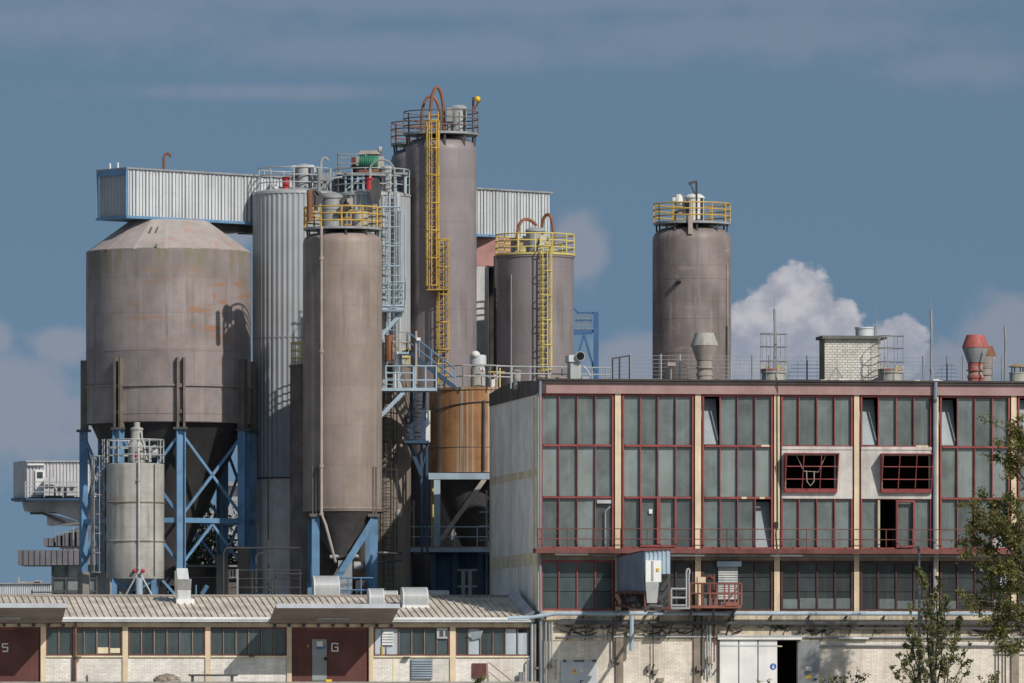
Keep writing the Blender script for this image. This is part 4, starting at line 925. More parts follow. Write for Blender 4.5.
b=sb(); b.tube([q(583,366,5),q(587,370,5),q(590,376,5)],.05,6); b.box(S(582,5),5,16.3,S(589,5),5.5,16.75); obj('drive',b,M['steelp'],t)
for px,w,h,d,lab in ((517,8,17,8,'squat grey drum with a flat brown lid on the hall roof'),(541,7,9,5,'small grey drum by the yellow ladder foot'),(560.5,8,8,5,'small grey drum right of the yellow ladder')):
    c=site(S(px,d),d); R=w/2*c.y/F; b=MB(); hh=h*c.y/F
    t=thing('roof_drum',(c.x,c.y,16.2),lab,'drum','small drums on the hall roof')
    b.lathe((c.x,c.y,16.2),[(R*.9,0),(R*.9,hh*.6),(R,hh*.62),(R,hh*.9),(R*.5,hh*.95),(.01,hh)],18); obj('drum_body',b,M['pale'],t)
    b=MB(); b.lathe((c.x,c.y,16.2),[(.01,hh+.08),(R*1.25,hh*1.0+.04),(R*1.25,hh+.1),(.01,hh+.16)],18); obj('lid',b,M['warmgrey'],t)
# satellite dishes small
t=thing('roof_lamp',roofpt(671,381,4),'small flat lamp on a short pole on the roof edge','lamp',rz=TH)
b=sb(); b.tube([(S(671,4),4,16.2),(S(671,4),4,rzz(366,4,671))],.03,6); obj('pole',b,M['steelp'],t)
b=sb(); b.box(S(667,4),3.8,rzz(366,4,671),S(675,4),4.2,rzz(362.5,4,671)); obj('lamp_head',b,M['warmgrey'],t)
# ================================================================ silos
class At:           # measures at one distance
    def __init__(s,Y,n=0): s.Y=Y; s.n=n
    def x(s,px): return wx(px,s.Y)
    def z(s,py): return wz(py,s.Y-s.n)
    def m(s,n): return n*s.Y/F
    def p(s,px,py,dy=0): 
        Y=s.Y+dy; return V((wx(px,Y),Y,wz(py,Y)))
# ---- the big plate silo on blue legs
a=At(377.); c=(a.x(168.5),377.); R=a.m(82.3); a.n=R*.8
big=thing('plate_silo',(c[0],c[1],0),'biggest rust stained plate silo on blue legs with a conical roof','silo')
zb_,zt_=a.z(422.5),a.z(248.5)
b=MB(); b.lathe((c[0],c[1],0),[(R*.99,zb_),(R,zb_+.05),(R,zb_+.45),(R+.02,zb_+.46),(R+.02,zb_+.52),(R,zb_+.53),(R,a.z(386.6)),(R+.10,a.z(386.4)),(R+.10,a.z(384.2)),(R,a.z(384)),(R,a.z(351)),(R+.012,a.z(350.8)),(R+.012,a.z(349.6)),(R,a.z(349.4)),(R,zt_-.1),(R*.995,zt_)],96); sh_=obj('shell',b,M['big'],big)
b=MB(); b.lathe((c[0],c[1],0),[(R*1.005,zt_-.06),(R*1.005,zt_),(a.m(40),a.z(217.5)),(.01,a.z(216))],16,False); obj('conical_roof',b,M['cone'],big)
b=MB(); b.lathe((c[0],c[1],0),[(R*.97,zb_+.1),(R*.93,zb_-.1),(.5,a.z(572)),(.5,a.z(585))],64); obj('hopper',b,M['hoppershade'],big)
rl=R*1.03; LEG=[math.radians(x) for x in (11,64,102,143,188,233,276,327)]
for k,g in enumerate(LEG):
    p=cyl(c,rl,g); tdir=V((math.cos(g),math.sin(g),0)); rdir=V((math.sin(g),-math.cos(g),0))
    zl=a.z(430); zb2=a.z(571) if k!=1 else a.z(548)
    if k in (3,4): zb2=a.z(552)
    b=MB(); w=.50
    b.beam(p+V((0,0,zb2)),p+V((0,0,zl)),.16,.40,up=tdir)
    for s in (-1,1): b.beam(p+tdir*s*.21+V((0,0,zb2)),p+tdir*s*.21+V((0,0,zl)),.44,.06,up=tdir)
    leg=obj('leg',b,M['blue'],big)
    b=MB(); b.beam(p+V((0,0,0)),p+V((0,0,zb2)),.62,.62); obj('leg_base',b,M['dock'] if k!=1 else M['dark'],leg)
    b=MB(); b.beam(p+V((0,0,zl)),p+V((0,0,zl+.12)),.75,.75); obj('leg_cap',b,M['steeldk'],leg)
    b=MB()
    for s in (-1,1): b.beam(p+tdir*s*.17+V((0,0,zl+.1))-rdir*.05,p+tdir*s*.17+V((0,0,a.z(358)))-rdir*.05,.42,.12,up=tdir)
    for yy in (386,412): b.beam(p-tdir*.25+V((0,0,a.z(yy))),p+tdir*.25+V((0,0,a.z(yy))),.1,.2)
    obj('bracket',b,M['dark'],big)
zA,zB,zC,zD=a.z(433),a.z(517),a.z(524),a.z(566)
for k in range(8):
    p,q=cyl(c,rl,LEG[k]),cyl(c,rl,LEG[(k+1)%8])
    b=MB(); b.beam(p+V((0,0,a.z(520.5))),q+V((0,0,a.z(520.5))),.22,.26)
    U=lambda p,z:V((p.x,p.y,z))
    if k!=7: b.beam(U(p,zA),U(q,zB),.10,.14); b.beam(U(q,zA),U(p,zB),.10,.14)
    else: b.beam(U(p,zA),U(q,zB),.10,.14); b.beam(U(q,zA),U(p,zB),.10,.14)
    m_=(p+q)/2
    b.beam(U(p,zD),U(m_,zC),.10,.13); b.beam(U(q,zD),U(m_,zC),.10,.13)
    obj('brace',b,M['blue'],big)
b=MB()
for dx in (-6,0): b.beam(V((c[0]+a.m(dx-8),c[1]-R*.62,a.z(226))),V((c[0]+a.m(dx-10),c[1]-R*.72,a.z(232))),.05)
b.beam(cyl(c,R,-.1,zt_),cyl(c,R,-.1,zt_+.2),.06); obj('roof_fitting',b,M['steeldk'],big)
# ---- conveyor gallery on top
g1=V((wx(127.3,374.1),374.1,0)); g2d=V((math.cos(math.radians(40)),math.sin(math.radians(40)),0)); gn=V((-g2d.y,g2d.x,0))
Lg=33.3; x549=lambda L:(g1+g2d*L)
for L in [x/10 for x in range(150,450)]:
    q=x549(L)
    if 512+F*q.x/q.y>=549: Lg=L; break
gz0,gz1=wz(216.3,374.1),wz(169,374.1); gw=2.5
gal=thing('conveyor_gallery',tuple(g1+g2d*Lg/2+gn*gw/2+V((0,0,gz0))),'long pale corrugated conveyor gallery bridging the silo tops','conveyor gallery',rz=math.radians(40))
b=MB(); n=int(Lg/.30)
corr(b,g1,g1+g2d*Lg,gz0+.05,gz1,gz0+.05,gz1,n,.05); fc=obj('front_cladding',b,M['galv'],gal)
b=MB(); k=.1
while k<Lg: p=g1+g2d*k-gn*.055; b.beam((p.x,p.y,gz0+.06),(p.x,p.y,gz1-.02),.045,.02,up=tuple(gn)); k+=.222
obj('rib_shade_strip',b,M['shadepostgr'],fc,kind='stuff')  # dark strips put on as the shade lines between the cladding ribs
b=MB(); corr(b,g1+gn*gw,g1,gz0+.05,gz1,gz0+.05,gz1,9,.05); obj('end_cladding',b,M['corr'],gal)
b=MB(); corr(b,g1+g2d*Lg,g1+g2d*Lg+gn*gw,gz0+.05,gz1,gz0+.05,gz1,9,.05); corr(b,g1+g2d*Lg+gn*gw,g1+gn*gw,gz0+.05,gz1,gz0+.05,gz1,40,.05); obj('rear_cladding',b,M['galv'],gal)
b=MB(); U=lambda v,z:V((v.x,v.y,z))
e=.14; P0=g1-g2d*e-gn*e; P1=g1+g2d*(Lg+e)-gn*e; P2=P1+gn*(gw+2*e); P3=P0+gn*(gw+2*e)
b.hexa([U(p,gz1) for p in (P0,P1,P2,P3)]+[U(p,gz1+.09) for p in (P0,P1,P2,P3)]); obj('roof',b,M['steel'],gal)
b=MB(); b.hexa([U(p,gz0-.10) for p in (P0,P1,P2,P3)]+[U(p,gz0+.04) for p in (P0,P1,P2,P3)])
for L in (0,):
    b.beam(U(g1-gn*.07-g2d*.07,gz0),U(g1-gn*.07-g2d*.07,gz1),.12); b.beam(U(g1+gn*(gw+.07)-g2d*.07,gz0),U(g1+gn*(gw+.07)-g2d*.07,gz1),.12)
b.beam(U(g1-g2d*.10,gz1-.16),U(g1+gn*gw-g2d*.10,gz1-.16),.1,.3)
obj('floor_frame',b,M['blue'],gal)
b=MB(); 
for L0,L1 in ((5.4,8.4),(9,14)):
    b.hexa([U(g1+g2d*L0+gn*.4,gz0-.5),U(g1+g2d*L1+gn*.4,gz0-.5),U(g1+g2d*L1+gn*2,gz0-.5),U(g1+g2d*L0+gn*2,gz0-.5),U(g1+g2d*L0+gn*.4,gz0-.10),U(g1+g2d*L1+gn*.4,gz0-.10),U(g1+g2d*L1+gn*2,gz0-.10),U(g1+g2d*L0+gn*2,gz0-.10)])
obj('underframe',b,M['steeldk'],gal)
b=MB()
for L in (.2,.9):
    p=U(g1+gn*(.5+L)-g2d*.1,gz1+.08); b.tube([p,p+V((0,0,.3))],.05,6)
obj('end_lamp',b,M['white'],gal)
for L,h,m in ((2.9,1.0,'copper'),(24.0,1.1,'copper')):
    p=U(g1+g2d*L+gn*.6,gz1); b=MB()
    b.tube([p,p+V((0,0,h*.8)),p+V((.08,0,h*.95)),p+V((.22,0,h)),p+V((.34,0,h*.93)),p+V((.36,0,h*.8))],.075,7); obj('vent_pipe',b,M[m],gal)
# supporting tower under the far end
tw=At(390.6); twr=thing('gallery_tower',(tw.x(482),392,0),'grey tower with a faded pink head under the gallery end','tower')
b=MB(); b.box(tw.x(472),390.6,0,tw.x(488.5),393.6,tw.z(266)); obj('tower_wall',b,M['corr_dk'],twr)
M['pinkband']=mat('pink_band',(.46,.25,.235),.8,0,.25,.3,(.5,.4,.36))
b=MB(); b.box(tw.x(472),390.58,tw.z(266),tw.x(512),391.9,tw.z(236.5)); obj('tower_head',b,M['pinkband'],twr)
# ---- two ribbed silver silos
def ribbed(px,Y,Rpx,yt,yb,label,skirt=None):
    a=At(Y); c=(a.x(px),Y); R=a.m(Rpx); a.n=R; n=4*int(TAU*R/.30/2)//1
    t=thing('ribbed_silo',(c[0],Y,0),label,'silo','ribbed grey clad silos')
    N=2*int(TAU*R/.30); b=MB(); b.lathe((c[0],Y,0),[(R,a.z(yb),'c'),(R,a.z(yt),'c')],N*2,False,corr=.042); obj('cladding',b,M['corr'],t)
    b=MB(); b.lathe((c[0],Y,0),[(R*.97,a.z(yb)+.1),(R*.955,a.z(yb)),(R*.955,0)],64); obj('skirt',b,M['corr_dk'],t)
    b=MB(); b.lathe((c[0],Y,0),[(R*1.012,a.z(yt)-.12),(R*1.012,a.z(yt)+.02),(R*.6,a.z(yt)+.25),(.01,a.z(yt)+.32)],64); obj('roof',b,M['steelp'],t)
    b=MB(); b.lathe((c[0],Y,0),[(R*.99,a.z(yb)-.02),(R*1.008,a.z(yb)-.02),(R*1.008,a.z(yb)+.06)],64,False); obj('drip_edge',b,M['steeldk'],t)
    return t,a,c,R
rA,aA,cA,RA=ribbed(295,379.3,42.3,190.5,478,'front left ribbed grey silo beside the biggest silo')
b=MB(); b.lathe((cA[0],cA[1],0),[(RA+.004,aA.z(337.4)),(RA+.008,aA.z(337)),(RA+.004,aA.z(336.4))],64,False); obj('cladding_joint',b,M['steel'],rA)
ring_rail(rA,cA,RA*.86,aA.z(189.5),M['steelp'],h=1.25,n=9,rails=(.45,.85,1.25))
filter_unit(rA,(aA.x(304),378.5),aA.m(8.6),aA.z(188),aA.m(23),M['steelp'])
b=MB(); b.tube([aA.p(292,166.5,-1),aA.p(313,166,-1),aA.p(314.5,168,-1),aA.p(314.5,190,-1)],.07,7); b.tube([aA.p(291.5,166.4,-1),aA.p(291.5,168.5,-1)],.06,6)
b.tube([aA.p(321,190,-.5),aA.p(321,162,-.5),aA.p(322.5,158.5,-.5),aA.p(326,157.6,-.5),aA.p(328,160.5,-.5)],.07,7); obj('vent_pipe',b,M['steelp'],rA)
b=MB(); b.tube([aA.p(286,189,-1.6),aA.p(286,178.5,-1.6)],.17,10); b.tube([aA.p(286,178.6,-1.6),aA.p(286,177,-1.6)],.22,10); obj('pressure_valve',b,M['redpaint'],rA)
b=MB(); b.tube([aA.p(272,190,-1),aA.p(272,184.6,-1)],.22,10); b.lathe((aA.x(275),378.3,aA.z(190)),[(.5,0),(.42,.25),(.01,.3)],16); obj('inspection_hatch',b,M['steelp'],rA)
b=MB(); b.tube([aA.p(316,186,-1),aA.p(322,172,-1)],.16,8); b.beam(aA.p(315,176,-1.2),aA.p(332,178,-1.2),.35,.4); b.tube([aA.p(330,190,-1),aA.p(330,168,-1)],.05,6); b.tube([aA.p(319,196,-2.2),aA.p(319,168,-2.2)],.09,7); b.tube([aA.p(319,190,-2),aA.p(334,178,-1.8),aA.p(342,177,-1.6)],.06,6); obj('pipework',b,M['steel'],rA)
rB,aB,cB,RB=ribbed(371.5,382.6,39,192.5,478,'back right ribbed grey silo under the green motor')
ring_rail(rB,cB,RB*.97,aB.z(191.5),M['steelp'],h=1.3,n=12,rails=(.45,.9,1.3))
filter_unit(rB,(aB.x(387.5),381.6),aB.m(8.2),aB.z(192),aB.m(25),M['steelp'])
b=MB()
pts=[aB.p(370.5,190,-2.3)]+[V((aB.x(382.6)+aB.m(12.3)*math.cos(PI-PI*i/12),380.3,aB.z(172)+aB.m(12)*math.sin(PI*i/12))) for i in range(13)]+[aB.p(394.9,300,-2.3)]
b.tube(pts,.055,7); obj('arched_pipe',b,M['steel'],rB)
b=MB(); ctr=aB.p(375.5,191,-2.7); n=24; vs=[(ctr.x+aB.m(5.6)*math.cos(TAU*i/n),ctr.y,ctr.z+aB.m(13.2)*math.sin(TAU*i/n)) for i in range(n)]; b.prism(vs,(0,.1,0)); obj('oval_cover',b,M['steeldk'],rB)
b=MB(); b.tube([aB.p(369,190,-2.6),aB.p(369,179,-2.6)],.17,10); b.tube([aB.p(369,179.2,-2.6),aB.p(369,177.6,-2.6)],.23,10); obj('pressure_valve',b,M['redpaint'],rB)
b=MB(); b.tube([aB.p(397,400,-2.2),aB.p(397,193,-2.2)],.16,8); b.tube([aB.p(383,320,-2.4),aB.p(383,196,-2.4)],.07,7); b.tube([aB.p(389.5,330,-2.4),aB.p(389.5,194,-2.4)],.07,7); obj('downcomer',b,M['steelp'],rB)
# raised deck with the green motor over that silo
pd=thing('drive_deck',tuple(aB.p(370,192,0)),'raised steel deck carrying the beige gearbox above a ribbed silo','deck')
b=MB(); b.box(aB.x(337),381.2,aB.z(173.5),aB.x(408),384.2,aB.z(171.5)); obj('deck_plate',b,M['steel'],pd)
for x in (346,352.5,358.5,364,396,406):
    for y_ in (381.4,384): b=MB(); b.beam((aB.x(x),y_,aB.z(192.5)),(aB.x(x),y_,aB.z(173)),.13); obj('deck_post',b,M['bluegr'],pd)
b=MB(); b.beam(aB.p(346,190,-1.2),aB.p(364,175,-1.2),.08); obj('brace',b,M['bluegr'],pd)
rail_path(pd,[(aB.x(352),384,aB.z(171.5)),(aB.x(338.5),384,aB.z(171.5)),(aB.x(338.5),381.3,aB.z(171.5)),(aB.x(366),381.3,aB.z(171.5))],M['steel'],h=aB.m(19),rails=(.5,1.0),step=1.4)
gb_=thing('gear_drive',tuple(aB.p(368,171.4,0)),'beige gearbox with a green electric motor on the raised deck','machine')
b=MB(); b.box(aB.x(356),382.2,aB.z(171.4),aB.x(384),383.6,aB.z(154)); b.prism([aB.p(358,154,-.3),aB.p(381,154,-.3),aB.p(377,150.5,-.3),aB.p(361,150.5,-.3)],(0,1.2,0)); obj('gearbox',b,M['beige'],gb_)
b=MB(); b.tube([aB.p(380,153,.4),aB.p(380,148.5,.4)],.1,8); b.tube([aB.p(379,149.5,.3),aB.p(382,149.5,.3)],.17,10); obj('breather',b,M['beige'],gb_)
b=MB(); b.tube([aB.p(359,161.5,-1.1),aB.p(378,163,-1.1)],.36,14); b.tube([aB.p(363,157,-1.1),aB.p(367,157,-1.1)],.18,8)
for i in range(7): b.tube([aB.p(361+i*2,161.7+.15*i,-1.1),aB.p(361.6+i*2,161.7+.15*i,-1.1)],.40,14)
obj('motor',b,M['green'],gb_)
b=MB(); b.box(aB.x(359),381.2,aB.z(171.4),aB.x(380),381.9,aB.z(168.8)); obj('motor_base',b,M['copper'],gb_)
b=MB(); b.box(aB.x(351.5),382.1,aB.z(171.4),aB.x(355.8),383.2,aB.z(155)); obj('coupling_guard',b,M['reddk'],gb_)
# ---- tan silo in front
TY=369.0; a=At(TY); c=(a.x(342.5),TY); R=a.m(39.6); a.n=R
tan=thing('tan_silo',(c[0],c[1],0),'slim tan silo on blue legs with yellow railed top, front centre','silo')
b=MB(); b.lathe((c[0],c[1],0),shell_prof(R,a.z(511),a.z(231.5),(a.z(508),),sh=.55,domeh=.25),72); obj('shell',b,M['tan'],tan)
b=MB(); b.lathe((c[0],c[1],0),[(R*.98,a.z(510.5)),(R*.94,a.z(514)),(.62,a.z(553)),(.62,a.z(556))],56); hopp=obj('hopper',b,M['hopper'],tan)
b=MB(); b.box(c[0]-a.m(4),c[1]-.8,a.z(598),c[0]+a.m(10),c[1]+.6,a.z(560)); obj('outlet_cabinet',b,M['corr'],hopp)
b=MB(); b.tube([a.p(354,566,-.6),a.p(361,566,-.6)],.24,12); b.tube([a.p(361,566,-.6),a.p(363,566.5,-.6)],.14,10); b.tube([a.p(330,557,-.5),a.p(348,555,-.5),a.p(362,557,-.5)],.1,8); obj('outlet_motor',b,M['steelp'],hopp)
LG=[math.radians(x) for x in (-42,55,138,235)]
for g,w in zip(LG,(.42,.42,.4,.4)):
    p=cyl(c,R*.98,g); b=MB(); b.beam(p,p+V((0,0,a.z(516.5))),.40,.34); leg=obj('leg',b,M['blue'],tan)
    b=MB(); b.beam(p+V((0,0,a.z(516.5))),p+V((0,0,a.z(513.5))),.62,.62); obj('leg_cap',b,M['dark'],leg)
    b=MB()
    for s in (-1,1):
        q=cyl(c,R*1.01,g+s*.06); b.beam(q+V((0,0,a.z(515))),q+V((0,0,a.z(466))),.09,.12)
    obj('bracket',b,M['dark'],tan)
b=MB(); p,q=cyl(c,R*.98,LG[1]),cyl(c,R*.98,LG[0])
pr=V((p.x,p.y-.05,a.z(519))); ql=V((p.x+(q.x-p.x)*.66,p.y+(q.y-p.y)*.66,a.z(581))); b.beam(pr,ql,.30,.34); b.beam(pr+V((0.05,.2,-.5)),V((p.x-.1,p.y+1.4,a.z(590))),.16)
p2=cyl(c,R*.98,LG[3]); b.beam(V((q.x,q.y,a.z(520))),V((p2.x,p2.y,a.z(585))),.2); b.beam(V((p2.x,p2.y,a.z(520))),V((q.x,q.y,a.z(585))),.2); obj('brace',b,M['blue'],tan)
b=MB(); pz=cyl(c,R+.12,-.5); b.tube([V((pz.x,pz.y,a.z(226))),V((pz.x,pz.y,a.z(514))),V((pz.x+a.m(4),pz.y-.05,a.z(524))),V((pz.x+a.m(14),pz.y+.3,a.z(562)))],.075,8)
for yy in (258,351,466,514): b.tube([V((pz.x,pz.y,a.z(yy+1.4))),V((pz.x,pz.y,a.z(yy-1.4)))],.12,8)
obj('fill_pipe',b,M['warmgrey'],tan)
top_deck(tan,c,R*.985,a.z(226.5),R,M['steel'],M['yellow'],npost=11,gap=.3,rr=.046,rails=(.36,.73,1.1))
b=MB(); z=a.z(226); cc=(a.x(332),TY-.3); r=a.m(10.5)
b.lathe((cc[0],cc[1],0),[(r,z),(r,a.z(208)),(r*1.04,a.z(207.5)),(r*1.04,a.z(206)),(r,a.z(205.5)),(r,a.z(196.5)),(r*1.12,a.z(196)),(r*1.12,a.z(194)),(r*.75,a.z(191)),(.01,a.z(190))],28); fu=obj('dust_filter',b,M['steel'],tan)
b=MB(); b.box(a.x(341),TY-.6,a.z(206),a.x(348),TY,a.z(194.5)); obj('filter_fan',b,M['steeldk'],fu)
b=MB(); b.tube([a.p(342,226,-.6),a.p(342,200,-.6)],.14,8); b.tube([a.p(338,213,-1),a.p(350,205,-1)],.2,9); b.tube([a.p(316,210,-1),a.p(316,196,-1),a.p(313,193,-1),a.p(316,190,-1),a.p(319,194,-1)],.10,8); b.disc(a.p(315,198,-.9),(.4,-1,0),.42,.25,14); obj('filter_pipe',b,M['steeldk'],fu)
b=MB(); b.lathe((a.x(360),TY-.2,0),[(a.m(8),z),(a.m(8),a.z(212)),(a.m(8.6),a.z(211.5)),(a.m(8.6),a.z(209.5)),(.01,a.z(208))],20); obj('inspection_drum',b,M['pale'],tan)
b=MB(); b.box(a.x(347.5),TY-1,a.z(207),a.x(353),TY-.2,a.z(197)); obj('control_box',b,M['beige'],tan)
b=MB(); b.tube([a.p(310,221.5,-1.7),a.p(309.4,190,-1.7)],.15,9); obj('rusty_standpipe',b,M['copper'],tan)
# ---- two dark tanks behind it
M['tankbrown']=mat('brown_tank_plate',(.23,.19,.155),.7,0,.25,.5,(.15,.125,.11),vsc=.4)
for px,Yk,Rk,lab in ((320.5,373.3,30.5,'dark brown tank showing left behind the slim tan silo'),(381,373.9,30,'brown tank with ladder bars for a cast shadow, showing right behind the slim tan silo')):
    a=At(Yk); c=(a.x(px),Yk); R=a.m(Rk); a.n=R
    dk=thing('short_tank',(c[0],c[1],0),lab,'tank','short dark tanks behind the tan silo')
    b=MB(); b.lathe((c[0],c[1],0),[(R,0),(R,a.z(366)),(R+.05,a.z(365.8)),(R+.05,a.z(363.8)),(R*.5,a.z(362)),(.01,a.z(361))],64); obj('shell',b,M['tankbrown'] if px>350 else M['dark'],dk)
    ring_rail(dk,c,R*.97,a.z(364),M['yellowp'],h=1.2,n=9,rails=(.4,.8,1.2))
    if px>350:
        b=MB(); g=math.radians(36); ps=cyl(c,R,g,a.z(513)); nv=V((math.sin(g),-math.cos(g),0)); b.disc(ps,nv,.20,.2,14); obj('porthole',b,M['steelp'],dk)
        g=math.radians(14); ladder(dk,cyl(c,R,g),(math.sin(g),-math.cos(g),0),4.5,a.z(352),M['steeldk'],cage=True,cz=8,rr=.026,hoop=1.5)  # dark ladder added where only a ladder's cast shadow falls
# ---- tall silo and its twin
def plate_silo(px,Y,Rpx,yt,label,name,m,deckc,yd,group=None,rr=.036,decks=1.13,rh=1.1):
    a=At(Y); c=(a.x(px),float(Y)); R=a.m(Rpx); a.n=R; t=thing(name,(c[0],Y,0),label,'silo',group)
    b=MB(); b.lathe((c[0],Y,0),shell_prof(R,0,a.z(yt),(),sh=.7,domeh=.3),72); obj('shell',b,M[m],t)
    top_deck(t,c,R*decks,a.z(yd),R,M['steel'],deckc,npost=12,gap=.5,rr=rr,rails=(rh*.35,rh*.68,rh)); return t,a,c,R
tl,a,c,R=plate_silo(441,384.5,35.6,136.5,'tallest mauve grey silo with a long yellow caged ladder','tall_silo','mauve',M['steelbr'],131.5,'twin tall silos',decks=1.06,rh=1.2)
ga=math.radians(-10)
ox=V((math.sin(ga),-math.cos(ga),0))
ladder(tl,cyl(c,R,ga),ox,a.z(289),a.z(112),M['yellow'],cz=a.z(286),w=.5,cr=.36,rr=.042,hoop=1.5)
gb2=math.radians(3.5); ladder(tl,cyl(c,R,gb2),V((math.sin(gb2),-math.cos(gb2),0)),a.z(385),a.z(237),M['yellow'],cz=a.z(350),w=.5,cr=.34,rr=.042,hoop=1.5)
b=MB(); p=cyl(c,R+.5,math.radians(-3),a.z(290)); b.box(p.x-.62,p.y-.4,p.z-.05,p.x+.55,p.y+.5,p.z); obj('ladder_landing',b,M['yellow'],tl)
b=MB()
hoop_pipe(b,a.p(430,131,-1),a.p(444,131,-.6),a.z(85.5),.09); obj('hoop_pipe',b,M['copper'],tl)
b=MB(); hoop_pipe(b,a.p(421.2,131,.2),a.p(440.2,124,.2),a.z(93),.08); obj('hoop_pipe',b,M['copper'],tl)
filter_unit(tl,(a.x(458.5),384.2),a.m(8.2),a.z(131),a.m(25.5),M['steelp'])
b=MB(); b.box(a.x(447),383.6,a.z(120),a.x(453),384.5,a.z(106)); b.tube([a.p(449,131,-.7),a.p(449,110,-.7)],.1,7); obj('filter_fan',b,M['steel'],tl)
b=MB(); b.tube([a.p(473.2,132,-.5),a.p(473.2,97.5,-.5),a.p(478,98.5,-.6)],.065,7); b.tube([a.p(474,110,-.5),a.p(480.5,99,-.6)],.05,6); pole=obj('lamp_pole',b,M['copper'],tl)
b=MB(); b.ball(a.p(477.6,99,-.75),.16,.14,.16,10,6); obj('yellow_lamp',b,M['yellowsign'],pole)
tw2,a2,c2,R2=plate_silo(426.5,391.8,35.6,147,'twin mauve silo peeking out behind the tallest silo','tall_silo','mauve',M['copper'],142,'twin tall silos',decks=1.0,rh=1.2)
# ---- yellow railed silo and its twin behind the hall
def low_silo(px,Y,yt,label,m):
    a=At(Y); c=(a.x(px),float(Y)); R=a.m(38.4); a.n=R; t=thing('capped_silo',(c[0],Y,0),label,'silo','twin yellow railed silos behind the hall')
    b=MB(); b.lathe((c[0],Y,0),[(R,0),(R,a.z(yt+3.4)),(R+.05,a.z(yt+3.2)),(R+.05,a.z(yt)),(R*.5,a.z(yt-1)),(.01,a.z(yt-1.5))],72); obj('shell',b,M[m],t)
    b=MB(); b.lathe((c[0],Y,0),[(R+.09,a.z(yt+1)),(R+.09,a.z(yt-1)),(R+.05,a.z(yt-1)),(R+.05,a.z(yt+1))],64,False); obj('toe_board',b,M['yellowp'],t)
    ring_rail(t,c,R+.06,a.z(yt),M['yellowp'],h=1.1,n=14,rr=.042,rails=(.36,.73,1.1)); return t,a,c,R
cs,a,c,R=low_silo(535.2,385,253,'brown silo with pale yellow ladder rising behind the hall','mauve')
g=math.radians(13)
ladder(cs,cyl(c,R,g),V((math.sin(g),-math.cos(g),0)),a.z(386),a.z(236),M['yellowp'],cz=a.z(370),w=.52,cr=.33,rr=.04,hoop=1.35)
filter_unit(cs,(a.x(535.5),384.4),a.m(9.5),a.z(253),a.m(24),M['corr'])
b=MB(); b.lathe((a.x(515.5),384,0),[(a.m(5),a.z(253)),(a.m(5),a.z(239)),(a.m(6),a.z(238.6)),(a.m(6),a.z(236.8)),(.01,a.z(236))],18); obj('inspection_drum',b,M['steel'],cs)
b=MB(); hoop_pipe(b,a.p(516.8,248,-1.5),a.p(536,226,-.8),a.z(218),.09); obj('hoop_pipe',b,M['copper'],cs)
b=MB(); hoop_pipe(b,a.p(542,228,-.4),a.p(553.6,247,-.8),a.z(212.5),.09); obj('hoop_pipe',b,M['copper'],cs)
b=MB(); b.beam(a.p(540,254,-1.9),a.p(544,236,-1.2),.24); obj('filter_duct',b,M['galv'],cs)
b=MB(); b.tube([V((a.x(511.3),385-R*.82,a.z(372))),V((a.x(511.3),385-R*.82,a.z(274)))],.03,6); obj('lightning_cable',b,M['steel'],cs)
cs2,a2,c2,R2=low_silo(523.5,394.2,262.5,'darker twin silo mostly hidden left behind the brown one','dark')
b=MB(); b.tube([a2.p(489.5,262,-2),a2.p(489.5,252,-2)],.2,10); b.tube([a2.p(489.5,252.5,-2),a2.p(489.5,250.5,-2)],.3,10); b.tube([a2.p(497,250,-2),a2.p(497,245,-2)],.26,10); obj('top_valve',b,M['steeldk'],cs2)
b=MB(); b.tube([a2.p(495.2,380,-4.2),a2.p(495.2,256,-4.2)],.09,7); obj('downpipe',b,M['steeldk'],cs2)
# ---- lone silo on the right
ls,a,c,R=plate_silo(691.8,384,39.3,226,'lone brown silo with yellow railing standing apart on the right','lone_silo','brown',M['yellow'],221,None,.04,.985,1.05)
filter_unit(ls,(a.x(694.5),383.6),a.m(9.2),a.z(221),a.m(26),M['white'],bands=1)
b=MB(); b.box(a.x(684),383,a.z(219),a.x(690.5),384,a.z(198)); b.tube([a.p(674,204,-.8),a.p(690,202,-.8)],.08,7); obj('filter_housing',b,M['steel'],ls)
b=MB(); b.tube([a.p(679,202,-.9),a.p(679,194.5,-.9)],.25,10); b.tube([a.p(674,201,-.9),a.p(674,197.5,-.9)],.16,10); b.tube([a.p(676,203.5,-.9),a.p(682,203.5,-.9)],.1,8); obj('blower',b,M['white'],ls)
b=MB(); b.tube([a.p(696.5,232,-1.6),a.p(696.5,181.5,-1.6)],.065,6); b.beam(a.p(690,183,-1.6),a.p(697,181.5,-1.6),.12); b.tube([a.p(690.4,183,-1.6),a.p(695,194.5,-1.6)],.045,6); b.tube([a.p(690,185,-1.6),a.p(690,182,-1.6)],.08,6); obj('hoist_davit',b,M['steeldk'],ls)
b=MB(); b.tube([a.p(674,221,-1.4),a.p(675,213,-1.4),a.p(679,210.5,-1.4),a.p(683,210,-1.4)],.09,7); obj('inlet_pipe',b,M['steeldk'],ls)
b=MB(); b.beam(a.p(690.5,234,-2.16),a.p(690.5,216,-2.2),.24,.12); obj('deck_post',b,M['warmgrey'],ls)
b=MB(); q=cyl(c,R,math.radians(-20),a.z(281.5)); b.beam(q,q+V((-.1,-.35,.05)),.25,.12); b.tube([q,q+V((-.28,-.1,-.3))],.04,5); obj('side_nozzle',b,M['steeldk'],ls)
b=MB(); g=math.radians(58); q=cyl(c,R+.08,g); b.tube([V((q.x,q.y,a.z(380))),V((q.x,q.y,a.z(325)))],.05,6); obj('pipe',b,M['steeldk'],ls)
